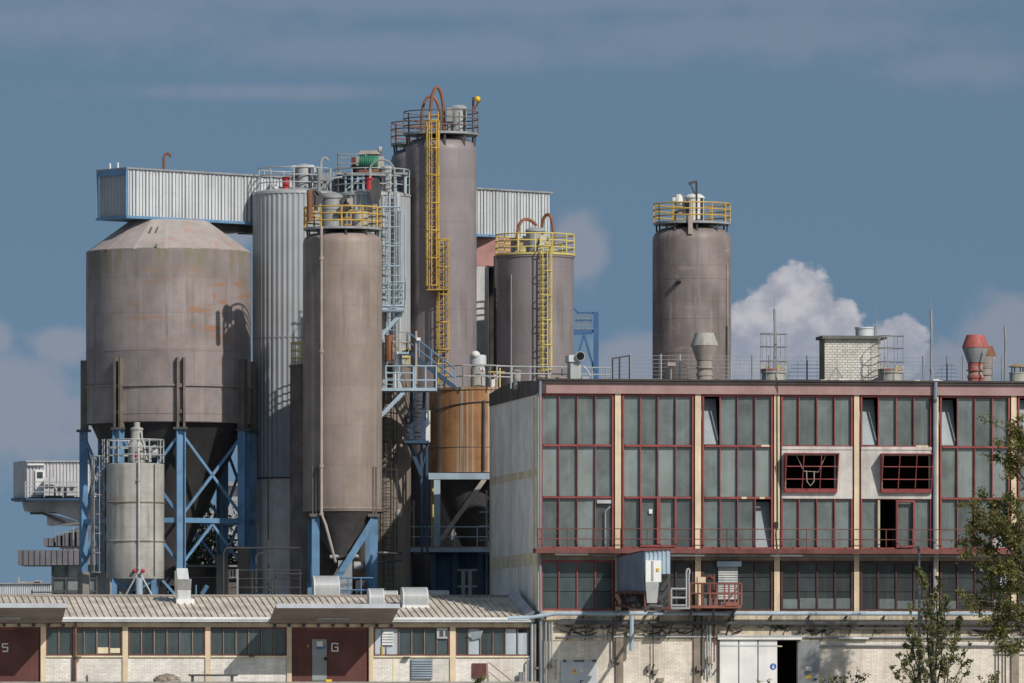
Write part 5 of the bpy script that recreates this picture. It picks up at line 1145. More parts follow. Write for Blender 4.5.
b=MB(); b.tube([V((q.x+.04,q.y,a.z(380))),V((q.x+.04,q.y,a.z(262)))],.022,5); obj('lightning_cable',b,M['steelp'],ls)
b=MB()
for yy in (278,318,352): b.lathe((c[0],c[1],0),[(R,a.z(yy+.3)),(R+.012,a.z(yy+.2)),(R+.012,a.z(yy-.2)),(R,a.z(yy-.3))],64)
obj('weld_seam',b,M['brown'],ls)
# ---- small pale silo
a=At(361); c=(a.x(135.2),361.); R=a.m(29); a.n=R
sm=thing('pale_silo',(c[0],c[1],0),'small dirty white banded silo before the biggest silo','silo')
b=MB(); b.lathe((c[0],c[1],0),shell_prof(R,a.z(578.5),a.z(463),(a.z(541),a.z(502)),sh=.06,domeh=.1),56); obj('shell',b,M['pale'],sm)
M['seam']=mat('dark_seam',(.20,.17,.13),.8,0,.4,.4)
b=MB()
for yy in (541,502): b.lathe((c[0],c[1],0),[(R+.032,a.z(yy+.7)),(R+.045,a.z(yy+.5)),(R+.045,a.z(yy-.5)),(R+.032,a.z(yy-.7))],56)
obj('band',b,M['seam'],sm)
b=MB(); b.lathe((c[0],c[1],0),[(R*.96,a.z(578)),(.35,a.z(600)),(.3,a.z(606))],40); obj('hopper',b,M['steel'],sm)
for g in (-.85,.85,2.3,-2.3):
    p=cyl(c,R*.9,g); b=MB(); b.beam(p,p+V((0,0,a.z(578.6))),.26,.26); obj('leg',b,M['blue'],sm)
b=MB()
for g,g2 in ((-.85,.85),(.85,2.3),(2.3,3.98),(-2.3,-.85)):
    p,q=cyl(c,R*.92,g),cyl(c,R*.92,g2); b.beam(V((p.x,p.y,a.z(580))),V((q.x,q.y,a.z(604))),.1); b.beam(V((q.x,q.y,a.z(580))),V((p.x,p.y,a.z(604))),.1)
p=cyl(c,R*.97,1.35); b.beam(V((p.x,p.y,a.z(580))),V((p.x+.9,p.y+.2,a.z(600))),.12)
obj('brace',b,M['blue'],sm)
ring_rail(sm,c,R*.98,a.z(462),M['steelp'],h=a.m(23),n=11,rails=(.4,.8,1.18),rr=.034)
b=MB(); pz=cyl(c,R+.10,.17); b.tube([V((pz.x,pz.y,a.z(574))),V((pz.x,pz.y,a.z(462))),V((pz.x-.05,pz.y+.3,a.z(440)))],.06,8)
for yy in (480,540,568): b.tube([V((pz.x,pz.y,a.z(yy+1))),V((pz.x,pz.y,a.z(yy-1)))],.1,8)
b.tube([V((pz.x,pz.y,a.z(571))),V((pz.x-a.m(14),pz.y,a.z(597)))],.05,6); b.tube([V((pz.x,pz.y,a.z(571))),V((pz.x+a.m(14),pz.y,a.z(597)))],.05,6)
obj('fill_pipe',b,M['steelp'],sm)
b=MB(); b.tube([V((pz.x,pz.y,a.z(578))),V((pz.x+.02,pz.y,a.z(600)))],.19,10); obj('discharge_pipe',b,M['bluegr'],sm)
b=MB()
for s in (-1,1): b.ball((pz.x+s*a.m(4.2),pz.y-.1,a.z(571)),.11,.11,.11,8,6)
b.ball((a.x(136.5),360,a.z(455)),.12,.12,.12,8,6); obj('valve_wheel',b,M['redpaint'],sm)
b=MB(); pz=cyl(c,R+.05,.75); b.tube([V((pz.x,pz.y,a.z(576))),V((pz.x,pz.y,a.z(464)))],.025,5); obj('cable',b,M['steeldk'],sm)
b=MB(); b.lathe((a.x(137),360.8,0),[(.45,a.z(462)),(.45,a.z(446)),(.5,a.z(445)),(.32,a.z(440)),(.3,a.z(430)),(.34,a.z(429)),(.34,a.z(427.5)),(.16,a.z(426)),(.16,a.z(421.5)),(.01,a.z(421))],18); tf=obj('top_filter',b,M['pale'],sm)
b=MB(); b.tube([a.p(143,462,-.4),a.p(141,444,-.4),a.p(137.5,431,-.3)],.045,6); b.tube([a.p(141,432,-.5),a.p(147,460,-.6)],.045,6); b.tube([a.p(150,462,0),a.p(150,448,0),a.p(156,446,0)],.09,7); b.ball(a.p(153,452,.3),.3,.3,.3,8,6); obj('top_pipe',b,M['steelp'],tf)
p=cyl(c,R*.98,math.radians(-100)); ladder(sm,p,(-1,-.25,0),a.z(606),a.z(438),M['steel'],cz=a.z(572),cr=.36,hoop=1.0)
# ---- rust streaked tank on a blue frame
OY=377.2; a=At(OY); c=(a.x(474),OY); R=a.m(45); a.n=R
ot=thing('streaked_tank',(c[0],c[1],0),'orange rust streaked tank on a pale blue frame beside the hall','tank')
b=MB(); b.lathe((c[0],c[1],0),[(R,a.z(472)),(R,a.z(389.5)),(R+.06,a.z(389.3)),(R+.06,a.z(387)),(R*.5,a.z(385.8)),(.01,a.z(385.5))],64); obj('shell',b,M['orange'],ot)
b=MB(); b.lathe((c[0],c[1],0),[(R*.985,a.z(471)),(R*.95,a.z(476)),(.6,a.z(548)),(.55,a.z(556))],56); obj('hopper',b,M['hopper'],ot)
b=MB(); n=10; pts=[cyl(c,R+.05,math.radians(-58+i*8.2),a.z(410.5-9*(1-(1-i/n)**2))) for i in range(n+1)]; b.tube(pts,.03,5); q=pts[-1]; 
b.tube([V((a.x(484),OY-R*.96-.1,a.z(400.5))),V((a.x(484),OY-R*.98-.1,a.z(471)))],.075,7); b.lathe((c[0],c[1],0),[(R,a.z(447.4)),(R+.014,a.z(447.2)),(R+.014,a.z(446.8)),(R,a.z(446.6))],64); obj('pipe',b,M['steeldk'],ot)
fx0,fx1,fy0,fy1=a.x(437.5),a.x(506),OY-R*.98,OY+R*.98
b=MB()
for x in (fx0,fx1):
    for y in (fy0,fy1):
        b=MB(); b.beam((x,y,a.z(548)),(x,y,a.z(476)),.34,.34); obj('frame_post',b,M['bluegr'],ot)
b=MB(); b.beam((fx0-.45,fy0-.02,a.z(476.2)),(fx1,fy0-.02,a.z(476.2)),.36,.34); b.beam((fx0,fy0,a.z(476.2)),(fx0,fy1,a.z(476.2)),.3,.3); b.beam((fx1,fy0,a.z(476.2)),(fx1,fy1,a.z(476.2)),.3,.3); obj('frame_beam',b,M['bluegr'],ot)
b=MB(); b.beam((a.x(485),fy0-.05,a.z(479)),(fx0+.2,fy0-.05,a.z(540)),.26,.24); b.beam((fx0+.1,fy0,a.z(480)),(fx0-.2,fy1,a.z(548)),.18); b.beam((fx0+a.m(3),fy1-.4,a.z(546)),(fx0+a.m(24),fy1-.4,a.z(508)),.2); obj('frame_brace',b,M['beige'],ot)
b=MB(); b.box(a.x(431.5),fy0+.5,a.z(548),a.x(432.5),fy0+.6,a.z(480)); b.tube([(a.x(434),fy0+1.2,a.z(545)),(a.x(432.5),fy0+1.2,a.z(478))],.07,6); b.tube([(a.x(436),fy0+1.6,a.z(545)),(a.x(433),fy0+1.6,a.z(478))],.07,6); obj('conduit_bundle',b,M['yellowp'],ot)
b=MB()
for i in range(5): b.beam(a.p(479,498+i*14,-R-.1),a.p(489,498+i*14,-R-.1),.06)
b.tube([a.p(485,545,-R),a.p(489,530,-R)],.05,6); b.tube([a.p(486.5,596,-R-.1),a.p(486.5,490,-R-.1)],.05,6); obj('ladder_rung',b,M['steel'],ot)
# ---- blue platform and the dark plant room under it
bp=thing('blue_platform',tuple(V((a.x(440),371.5,0))),'blue railed platform below the rust streaked tank','platform')
Yp=373.6; q=At(Yp); zf=q.z(546.5)
b=MB(); b.box(q.x(408),Yp,q.z(552),q.x(500),380.6,zf-.06); b.hexa([(q.x(385),377.6,q.z(552)),(q.x(408),Yp,q.z(552)),(q.x(408),380,q.z(552)),(q.x(385),380,q.z(552)),(q.x(385),377.6,zf-.06),(q.x(408),Yp,zf-.06),(q.x(408),380,zf-.06),(q.x(385),380,zf-.06)]); obj('edge_beam',b,M['bluegr'],bp)
b=MB(); b.box(q.x(408),Yp+.02,zf-.06,q.x(500),380.5,zf); obj('deck_plate',b,M['wood'],bp)
rail_path(bp,[(q.x(385),377.6,zf),(q.x(409),Yp+.1,zf),(q.x(500),Yp+.1,zf)],M['bluegr'],h=1.02,step=1.15,rr=.03)
b=MB()
for x in (410,433,455,480): b.beam((q.x(x),Yp+.6,0),(q.x(x),Yp+.6,q.z(552)),.26)
obj('column',b,M['bluedk'],bp)
pr=thing('plant_room',(q.x(455),373,0),'dark blue plant room wall with a three light window','plant room')
b=MB(); b.box(q.x(434),Yp+1.6,0,q.x(497),380,q.z(552)-.02); obj('wall',b,M['bluedk'],pr)
b=MB(); b.box(q.x(431),Yp+1.4,0,q.x(434.5),Yp+2,q.z(552)-.02); obj('pillar',b,M['dark'],pr)
b=MB(); x0,x1,z0,z1=q.x(453.5),q.x(480),q.z(598),q.z(568.5); d0=Yp+1.50
xs=[x0,x0+(x1-x0)*.36,x0+(x1-x0)*.62,x1]
for i in range(3):
    for (xa,xb,za,zz) in ((xs[i],xs[i]+.1,z0,z1),(xs[i+1]-.1,xs[i+1],z0,z1),(xs[i]+.1,xs[i+1]-.1,z1-.12,z1),(xs[i]+.1,xs[i+1]-.1,q.z(587),q.z(585))): b.box(xa,d0,za,xb,d0+.1,zz)
pw=obj('window',b,M['steelp'],pr)
b=MB(); b.box(x0+.05,d0+.06,z0,x1-.05,d0+.09,z1-.05); obj('glass',b,M['glassdk'],pw)
b=MB()
for x in (463,468.5): b.tube([(q.x(x),Yp+1.4,q.z(568)),(q.x(x),Yp+1.4,q.z(552))],.07,7)
obj('conduit',b,M['bluedk'],pr)
t=thing('door_frame_stand',tuple(q.p(411,548,.4)),'narrow rusty pipe frame standing on the left end of the blue platform','frame')
b=MB(); b.tube([q.p(407,548,1.0),q.p(408.5,500,1.0),q.p(413.5,500,1.0),q.p(413.5,548,1.0)],.06,6); b.tube([q.p(408.8,502,1),q.p(413.4,514,1)],.05,6); obj('pipe_frame',b,M['warmgrey'],t)
# ---- access platforms, stairs and ladder tower between the silos
def stair(par,p,q,w,m,side,rail=True,mt=None,name='stair_flight'):
    p=V(p); q=V(q); side=V(side).normalized(); b=MB()
    for k in (0,1): b.beam(p+side*w*k,q+side*w*k,.07,.2)
    n=max(3,int(abs(q.z-p.z)/.21))
    for i in range(n+1):
        x=p.lerp(q,i/n); b.beam(x,x+side*w,.24,.05)
    o=obj(name,b,m,par)
    if rail:
        for k in (0,1):
            b=MB(); o1=side*w*k
            for h in (.5,1.0): b.tube([p+o1+V((0,0,h)),q+o1+V((0,0,h))],.034,6)
            for i in range(5): x=p.lerp(q,i/4)+o1; b.tube([x,x+V((0,0,1.0))],.035,6)
            obj('stair_rail',b,mt or m,o)
    return o
Ya=369.7; q=At(Ya)
ac=thing('access_platform',tuple(q.p(408,390,0)),'grey blue railed landing beside the tan silo with a stair up','platform')
zf=q.z(388.5); b=MB(); b.box(q.x(381.5),Ya-.9,q.z(391.5),q.x(437),Ya+1.2,zf); obj('deck',b,M['bluegr'],ac)
rail_path(ac,[(q.x(386),Ya-.85,zf),(q.x(413.5),Ya-.85,zf)],M['bluegr'],h=1.15,rails=(.4,.78,1.15),step=.72,rr=.04)
rail_path(ac,[(q.x(415),Ya-.85,zf),(q.x(436.5),Ya-.85,zf)],M['bluegr'],h=1.15,rails=(.4,1.15),step=.55,rr=.045,name='gate_railing')
for dy in (-.7,.9):
    b=MB(); b.beam(q.p(404,392,dy),q.p(380,417,dy),.2,.2); obj('support_strut',b,M['bluegr'],ac)
stair(ac,q.p(455,387.5,.7),q.p(407,350,.7),.9,M['bluedk'],(0,1,0),mt=M['blue'])
b=MB(); b.box(q.x(398),Ya+.5,q.z(353.5),q.x(409),Ya+2.2,q.z(351.5)); obj('upper_landing',b,M['bluegr'],ac)
rail_path(ac,[(q.x(398.5),Ya+.55,q.z(351.5)),(q.x(408.5),Ya+.55,q.z(351.5))],M['beige'],h=1.0,rr=.035,name='landing_railing')
b=MB(); b.tube([q.p(416,388,.2),q.p(416,331,.2)],.07,7); lp=obj('lamp_pole',b,M['warmgrey'],ac)
b=MB(); b.box(q.x(416.5),Ya,q.z(340.5),q.x(420.5),Ya+.3,q.z(337.5)); obj('flood_lamp',b,M['white'],lp)
b=MB(); b.tube([q.p(396,388,1.6),q.p(396,352,1.6)],.18,9); obj('fill_hose',b,M['white'],ac)
b=MB(); b.tube([q.p(389,361,1.2),q.p(389,335,1.2)],.22,10); obj('rusty_drum',b,M['copper'],ac)
b=MB(); b.tube([q.p(386,365,2.0),q.p(386,340,2.0)],.1,8); b.tube([q.p(384,365,2.2),q.p(384,350,2.2)],.1,8); obj('yellow_post',b,M['yellowp'],ac)
# lower dark blue stair and landing
st=thing('lower_stair',tuple(q.p(417,440,1.5)),'dark blue stair tower hanging below the railed landing','stair')
zl=q.z(440); b=MB(); b.box(q.x(405),Ya+.8,zl-.14,q.x(428.5),Ya+3.2,zl); obj('landing',b,M['bluedk'],st)
rail_path(st,[(q.x(405.5),Ya+3.1,zl),(q.x(405.5),Ya+.85,zl),(q.x(422),Ya+.85,zl)],M['bluedk'],h=1.25,rails=(.3,.6,.92,1.25),step=.8,rr=.035)
stair(st,V((q.x(411.5),Ya+1.2,zl)),V((q.x(411.5),Ya+4.2,q.z(390))),.7,M['bluedk'],(1,0,0),rail=False)
b=MB()
for x in (421.5,427): b.beam(V((q.x(x),Ya+1.9,q.z(552))),V((q.x(x-.5),Ya+1.9,zl)),.13,.13)
for k in range(4): b.beam(V((q.x(421.5),Ya+1.9,q.z(548-k*26))),V((q.x(427),Ya+1.9,q.z(524-k*26))),.06)
b.beam(V((q.x(421.5),Ya+1.6,q.z(475))),V((q.x(408),Ya+1.6,zl)),.2); b.beam(V((q.x(411),Ya+1.2,q.z(440))),V((q.x(411),Ya+1.2,q.z(391))),.16); b.beam(V((q.x(422),Ya+1.2,q.z(440))),V((q.x(424),Ya+1.2,q.z(391))),.16); obj('support_post',b,M['bluedk'],st)
b=MB(); b.box(q.x(424.5),Ya+3.4,q.z(440),q.x(429.5),Ya+3.5,q.z(408)); obj('back_sheet',b,M['white'],st)
# ladder tower with pipes against the ribbed silo
Yt=At(371); lt=thing('ladder_tower',tuple(Yt.p(392,400,0)),'pale blue grey ladder tower with a small railed stage','ladder tower')
ladder(lt,V((Yt.x(391),371.4,0)),(0.2,-1,0),Yt.z(388),Yt.z(196),M['bluegr'],cz=Yt.z(308),w=.6,cr=.42,rr=.026,hoop=1.7)
b=MB()
for x,r_ in ((383.2,.12),(386.2,.07),(396.4,.08),(399.6,.13)): b.tube([Yt.p(x,388,.6),Yt.p(x,212,.6)],r_,8)
obj('riser_pipe',b,M['steelp'],lt)
b=MB()
for y in (207,227,246,266,285):
    for d in (0,1.6): b.tube([Yt.p(380,y,d),Yt.p(400.5,y,d)],.05,6)
b.tube([Yt.p(400.2,285,0),Yt.p(400.2,207,0)],.045,6); b.tube([Yt.p(405,285,.9),Yt.p(405,215,.9)],.04,6); obj('tower_frame',b,M['bluegr'],lt)
zs=Yt.z(306); b=MB(); b.tube([Yt.p(380,309.5,-.3),Yt.p(404,309.5,-.3)],.17,9); b.box(Yt.x(380),370.5,zs-.05,Yt.x(404.5),372.4,zs+.04); b.beam(Yt.p(402,313,0),Yt.p(381,336,0),.24,.2); b.beam(Yt.p(380,331,-.1),Yt.p(381,340,-.1),.4,.3); obj('stage',b,M['bluegr'],lt)
rail_path(lt,[(Yt.x(380.5),370.6,zs),(Yt.x(405),370.6,zs),(Yt.x(405),372.3,zs)],M['bluegr'],h=1.25,rails=(.42,.83,1.25),step=.55,rr=.034)
b=MB(); b.tube([Yt.p(402.3,300,-.3),Yt.p(402.3,278,-.3),Yt.p(406,278,-.3),Yt.p(406,300,-.3)],.035,6); obj('exit_gate',b,M['bluegr'],lt)
# ---- cylindrical vent with a dome on top of the streaked tank
q=At(375.5); dv=thing('domed_vent',tuple(q.p(478,386,0)),'grey drum vent with a white dome standing on the streaked tank','vent')
b=MB(); b.lathe((q.x(478),375.5,0),[(q.m(7.4),q.z(388)),(q.m(7.4),q.z(370)),(q.m(6.6),q.z(367)),(q.m(6.6),q.z(365.5))],24); obj('vent_body',b,M['pale'],dv)
b=MB(); b.lathe((q.x(478),375.5,0),[(q.m(6.8),q.z(365.2)),(q.m(8.3),q.z(364.5)),(q.m(8.3),q.z(356)),(q.m(7),q.z(355)),(.01,q.z(354.6))],24); obj('vent_collar',b,M['galv'],dv)
b=MB(); b.ball((q.x(475.5),375.2,q.z(355)),q.m(4.6),q.m(4.6),q.m(4),16,10); obj('dome',b,M['white'],dv)
b=MB()
for x in (480,482.8): b.box(q.x(x),375.5-q.m(7.6),q.z(370.5),q.x(x+2),375.5-q.m(7),q.z(367.8))
obj('label_plate',b,M['white'],dv)
tr=thing('tank_railing',tuple(q.p(465,388,0)),'grey and yellow handrail around the top of the streaked tank','handrail')
rail_path(tr,[(q.x(441),375.9,q.z(388)),(q.x(463),374.6,q.z(388)),(q.x(490),374.6,q.z(388)),(q.x(512),376,q.z(388))],M['steelp'],h=1.18,rails=(.6,1.18),step=1.25,rr=.04,name='rail')
b=MB(); b.tube([q.p(499.8,388,2),q.p(499.8,372,2)],.035,6); b.tube([q.p(488,372,2),q.p(505,372,2)],.035,6); b.tube([q.p(488,377,3),q.p(505,377,3)],.035,6); b.tube([q.p(496.5,388,3),q.p(496.5,367,3)],.035,6); b.tube([q.p(499.8,388,3),q.p(499.8,368,3)],.05,6); obj('yellow_rail',b,M['yellowp'],tr)
t=thing('junction_box',tuple(q.p(493,386,1)),'white box with an orange cap right of the domed vent','box')
b=MB(); b.box(q.x(491.4),376,q.z(388),q.x(495.2),376.5,q.z(379)); obj('box_body',b,M['white'],t)
b=MB(); b.lathe((q.x(494),376.2,0),[(q.m(2.4),q.z(378.9)),(q.m(2.6),q.z(376)),(q.m(1),q.z(373)),(.01,q.z(372.6))],12); obj('orange_cap',b,M['orange'],t)
# ---- blue steel stair head right of the brown silo
q=At(399); bs=thing('stair_tower',tuple(q.p(590,390,0)),'slim blue steel stair head standing right of the brown silo','frame')
b=MB()
for d in (0,2.2):
    b.beam(q.p(596,500,d),q.p(596,312,d),.30,.30); 
    b.beam(q.p(566,331.2,d),q.p(597,331.2,d),.12,.16); b.beam(q.p(566,334.4,d),q.p(592,333.4,d),.1,.12)
    b.beam(q.p(584,334,d),q.p(578,355,d),.12); b.beam(q.p(584,334,d),q.p(594.5,372,d),.13)
    b.beam(q.p(573,307.5,d),q.p(577.5,312.5,d),.1); b.beam(q.p(577,312.8,d),q.p(596,312.8,d),.1); b.beam(q.p(575,320.5,d),q.p(592,320.5,d),.09)
obj('frame',b,M['bluesteel'],bs)
b=MB(); 
for x in (577.5,582.5,587.5,591): b.tube([q.p(x,331,0),q.p(x,313,0)],.03,5)
for k in range(5): b.tube([q.p(576,329-k*3.4,1.1),q.p(592,329-k*3.4,1.1)],.03,5)
obj('guard_mesh',b,M['steel'],bs)
# ---- yard pipework, tanks and dark walls behind the low roof
q=At(364); yd=thing('yard_pipework',tuple(q.p(225,596,0)),'bent grey pipes and low blue railing at the foot of the ribbed silo','pipework')
b=MB(); b.tube([q.p(223.5,600),q.p(223.5,553),q.p(226,548.4),q.p(230,548),q.p(300,548)],.05,7); b.tube([q.p(272,600),q.p(272,578),q.p(276,574),q.p(302,574)],.05,6); b.tube([q.p(268.5,600,1),q.p(268.5,540,1)],.055,6); b.tube([q.p(256,600,1),q.p(256,556,1),q.p(259,553.5,1),q.p(266,553.4,1)],.05,6); obj('pipe',b,M['steeldk'],yd)  # dark steel on these pipes and the railing: shade put into their colour
b=MB(); b.tube([q.p(268.2,540,8),q.p(268.2,480,8)],.035,5); obj('cable',b,M['steeldk'],yd)
rail_path(yd,[(q.x(228),364.2,q.z(597)),(q.x(300),364.2,q.z(597))],M['steeldk'],h=q.m(27),rails=(.5,.95,1.4),step=1.3,rr=.03)
b=MB(); b.box(q.x(236),364.4,q.z(600),q.x(292),365,q.z(594)); b.tube([q.p(202,594,.3),q.p(207,586,.2)],.12,7); b.tube([q.p(196,600,0),q.p(196,585,0)],.05,6); b.tube([q.p(198,597,0),q.p(222,597,0)],.05,6); obj('blue_kerb',b,M['blue'],yd)
b=MB(); b.box(q.x(236.5),364,q.z(600),q.x(238.5),364.1,q.z(569)); obj('white_post',b,M['steel'],yd)
b=MB(); rnd=random.Random(5)
dm=thing('yard_machinery',tuple(q.p(375,597,2)),'blue railing and pale machinery under the tan silo','machine')
rail_path(dm,[(q.x(336),363.2,q.z(597)),(q.x(374),363.2,q.z(597))],M['blue'],h=q.m(19),rails=(.35,.98),step=.75,rr=.045)
b=MB(); b.box(q.x(380),366,0,q.x(400),367,q.z(592)); b.box(q.x(355),365.5,0,q.x(366),367,q.z(580)); b.tube([q.p(377,553,1),q.p(402,553,1)],.08,7); b.tube([q.p(378,563,1),q.p(402,560,1)],.05,7); b.tube([q.p(388,600,1),q.p(388,560,1)],.06,6); obj('machine_body',b,M['steeldk'],dm)
b=MB(); b.tube([q.p(382,588,.6),q.p(382,596,.6)],.2,9); b.tube([q.p(384,552.5,.4),q.p(398,553.6,.4)],.05,6); obj('pale_pipe',b,M['beige'],dm)
# low dark sheds behind
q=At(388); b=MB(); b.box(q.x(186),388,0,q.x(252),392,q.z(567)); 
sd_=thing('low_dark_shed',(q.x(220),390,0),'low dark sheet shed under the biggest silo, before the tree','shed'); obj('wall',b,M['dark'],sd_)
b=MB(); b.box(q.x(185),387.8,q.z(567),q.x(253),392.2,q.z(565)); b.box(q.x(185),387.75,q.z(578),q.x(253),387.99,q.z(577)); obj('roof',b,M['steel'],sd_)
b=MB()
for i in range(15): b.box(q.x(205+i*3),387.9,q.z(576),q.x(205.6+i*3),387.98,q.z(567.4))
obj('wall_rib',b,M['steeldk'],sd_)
q=At(385); b=MB(); b.box(q.x(384),385,0,q.x(432),388,q.z(552)); single('dark_gap_wall',b,M['dark'],(q.x(408),386,0),'dark wall in the gap below the blue platform','wall',kind='thing')  # dark box filling the gap under the platform
# ================================================================ far background on the left
q=At(520); cb=thing('cabin_bridge',tuple(V((q.x(60),523,0))),'grey quayside unloader arm carrying a pale cabin','unloader')
b=MB(); corr(b,V((q.x(26),520,0)),V((q.x(140),520,0)),q.z(497),q.z(461.5),q.z(497),q.z(461.5),34,.08); corr(b,V((q.x(10.5),524,0)),V((q.x(26),520,0)),q.z(498),q.z(462),q.z(498),q.z(461.5),8,.1); b.box(q.x(27),520.2,q.z(497),q.x(140),524,q.z(461.6)); cab=obj('cabin',b,M['cont'],cb)
b=MB(); b.hexa([(q.x(9.5),524.1,q.z(462.4)),(q.x(26),519.8,q.z(462)),(q.x(140),519.8,q.z(462)),(q.x(140),524.2,q.z(462)),(q.x(9.5),524.1,q.z(460.6)),(q.x(26),519.8,q.z(460.6)),(q.x(140),519.8,q.z(460.6)),(q.x(140),524.2,q.z(460.6))]); obj('cabin_roof',b,M['steelp'],cab)
b=MB(); b.box(q.x(35.5),519.8,q.z(495),q.x(45),519.92,q.z(470)); dr=obj('cabin_door',b,M['white'],cab)
b=MB(); b.box(q.x(37.5),519.75,q.z(478),q.x(43),519.8,q.z(472)); obj('door_window',b,M['glasslow'],dr)
b=MB(); b.box(q.x(28),519.7,q.z(465.4),q.x(44),519.9,q.z(463.6)); obj('sign_strip',b,M['white'],cab)
for x0,x1,y in ((45.5,50.5,478),(51,55,478),(57,64,484),(68,78,482)):
    b=MB(); b.box(q.x(x0),518.6,q.z(496),q.x(x1),519.6,q.z(y)); ac_=obj('cooling_unit',b,M['cont'],cb)
    b=MB(); b.disc((q.x((x0+x1)/2),518.58,q.z((y+496)/2)),(0,-1,0),.16,.03,12); obj('fan_grille',b,M['steeldk'],ac_)
rail_path(cb,[(q.x(27),518.2,q.z(498)),(q.x(140),518.2,q.z(498))],M['steelp'],h=1.15,rails=(.4,.8,1.15),step=1.5,rr=.035)
b=MB(); b.prism([q.p(11,498,4),q.p(26,498,-2),q.p(140,498,-2),q.p(140,500.5,-2),q.p(26,500.5,-2),q.p(11,500.5,4)],(0,4.5,0)); obj('deck_edge',b,M['bluedk'],cb)
b=MB(); b.prism([q.p(22,502),q.p(50,500.6),q.p(140,500.6),q.p(140,520),q.p(78,521),q.p(55,512.5),q.p(24,511)],(0,4.5,0)); b.prism([q.p(47,513),q.p(60,516),q.p(78,521.4),q.p(140,521.4),q.p(140,525),q.p(47,525)],(0,4,0)); obj('boom_girder',b,M['ship'],cb)
b=MB(); b.prism([q.p(30,512,-.2),q.p(44,512,-.2),q.p(66,522,-.2),q.p(64,523,-.2),q.p(42,514.4,-.2),q.p(30,514.4,-.2)],(0,.4,0)); obj('cable_chain',b,M['steeldk'],cb)
q=At(470); gb3=thing('stepped_silo_house',tuple(V((q.x(70),473,0))),'dark grey house of stepped overhanging sheet roofs at left','building')
def ribs_box(b,x0,x1,y0,y1,Y,dep,n):
    q=At(Y); b.box(q.x(x0),Y,q.z(y1),q.x(x1),Y+dep,q.z(y0))
    for i in range(n+1):
        x=x0+(x1-x0)*i/n; b.box(q.x(x)-.04,Y-.09,q.z(y1),q.x(x)+.04,Y-.002,q.z(y0))
b=MB(); ribs_box(b,18.5,120,550,565,470,7,18); r1_=obj('lower_roof',b,M['shipdk'],gb3)
b=MB()
for x0,x1,y0 in ((44,55,538),(55,62,535.5),(62,70,532.5),(70,76,530),(76,120,527.5)): ribs_box(b,x0,x1,y0,546,474,5,max(2,int((x1-x0)/5)))
obj('stepped_roof',b,M['shipdk'],gb3)
b=MB(); b.box(q.x(52),471,0,q.x(120),476,q.z(563)); b.box(q.x(56),474.2,q.z(550),q.x(120),477,q.z(544)); obj('wall',b,M['ship'],gb3)
b=MB()
for x0,x1 in ((53,65.5),(67,81),(83,96)):
    b.box(q.x(x0),470.9,q.z(577.5),q.x(x1),470.99,q.z(565.5)); b.box(q.x(x0),470.9,q.z(590),q.x(x1),470.99,q.z(579))
obj('pane_strip',b,M['glass'],gb3)
b=MB()
for x in (52.5,66.2,82,97): b.beam(q.p(x,600,.8),q.p(x,565,.8),.14)
for y in (578.3,591): b.beam(q.p(52,y,.8),q.p(110,y,.8),.12)
obj('window_frame',b,M['steeldk'],gb3)
b=MB(); rail_path(None,[q.p(55,542,-.5),q.p(110,534,-.5)],M['steel'],h=.9,b=b,rr=.03); obj('railing',b,M['steel'],gb3)
q=At(560); wh=thing('white_hall',tuple(V((q.x(15),565,0))),'distant white corrugated hall low at the left edge','hall')
b=MB(); corr(b,V((q.x(-60),560,0)),V((q.x(51.5),560,0)),0,q.z(584),0,q.z(584),60,.12); b.box(q.x(-60),560.2,0,q.x(51.5),575,q.z(584.2)); obj('cladding',b,M['galv'],wh)
b=MB(); b.box(q.x(-61),559.7,q.z(584),q.x(52),575,q.z(582.8)); obj('roof_edge',b,M['steel'],wh)
b=MB(); b.box(q.x(14),566,q.z(583),q.x(35),568,q.z(580.6)); b.box(q.x(29),566,q.z(583),q.x(35.5),568,q.z(579.6)); b.tube([q.p(18.5,583,3),q.p(18.5,577,3)],.06,6); obj('roof_unit',b,M['beige'],wh)
rw=thing('low_white_fence',tuple(q.p(40,600,-80)),'dark low rail in front of the white hall','fence')
q2=At(470); b=MB(); rail_path(None,[q2.p(32,600,-4),q2.p(52,600,-4)],M['steeldk'],h=q2.m(10),b=b,rr=.05,step=.9); obj('rail',b,M['steeldk'],rw)
q=At(640); b=MB(); b.box(q.x(222),640,0,q.x(262),655,q.z(484)); fh=thing('far_grey_hall',tuple(V((q.x(242),648,0))),'far grey hall glimpsed between the blue legs','hall'); obj('wall',b,M['ship'],fh)
b=MB(); b.box(q.x(195),641,0,q.x(262),656,q.z(510)); b.box(q.x(218),639,q.z(486),q.x(264),657,q.z(482)); obj('roof',b,M['ship'],fh)
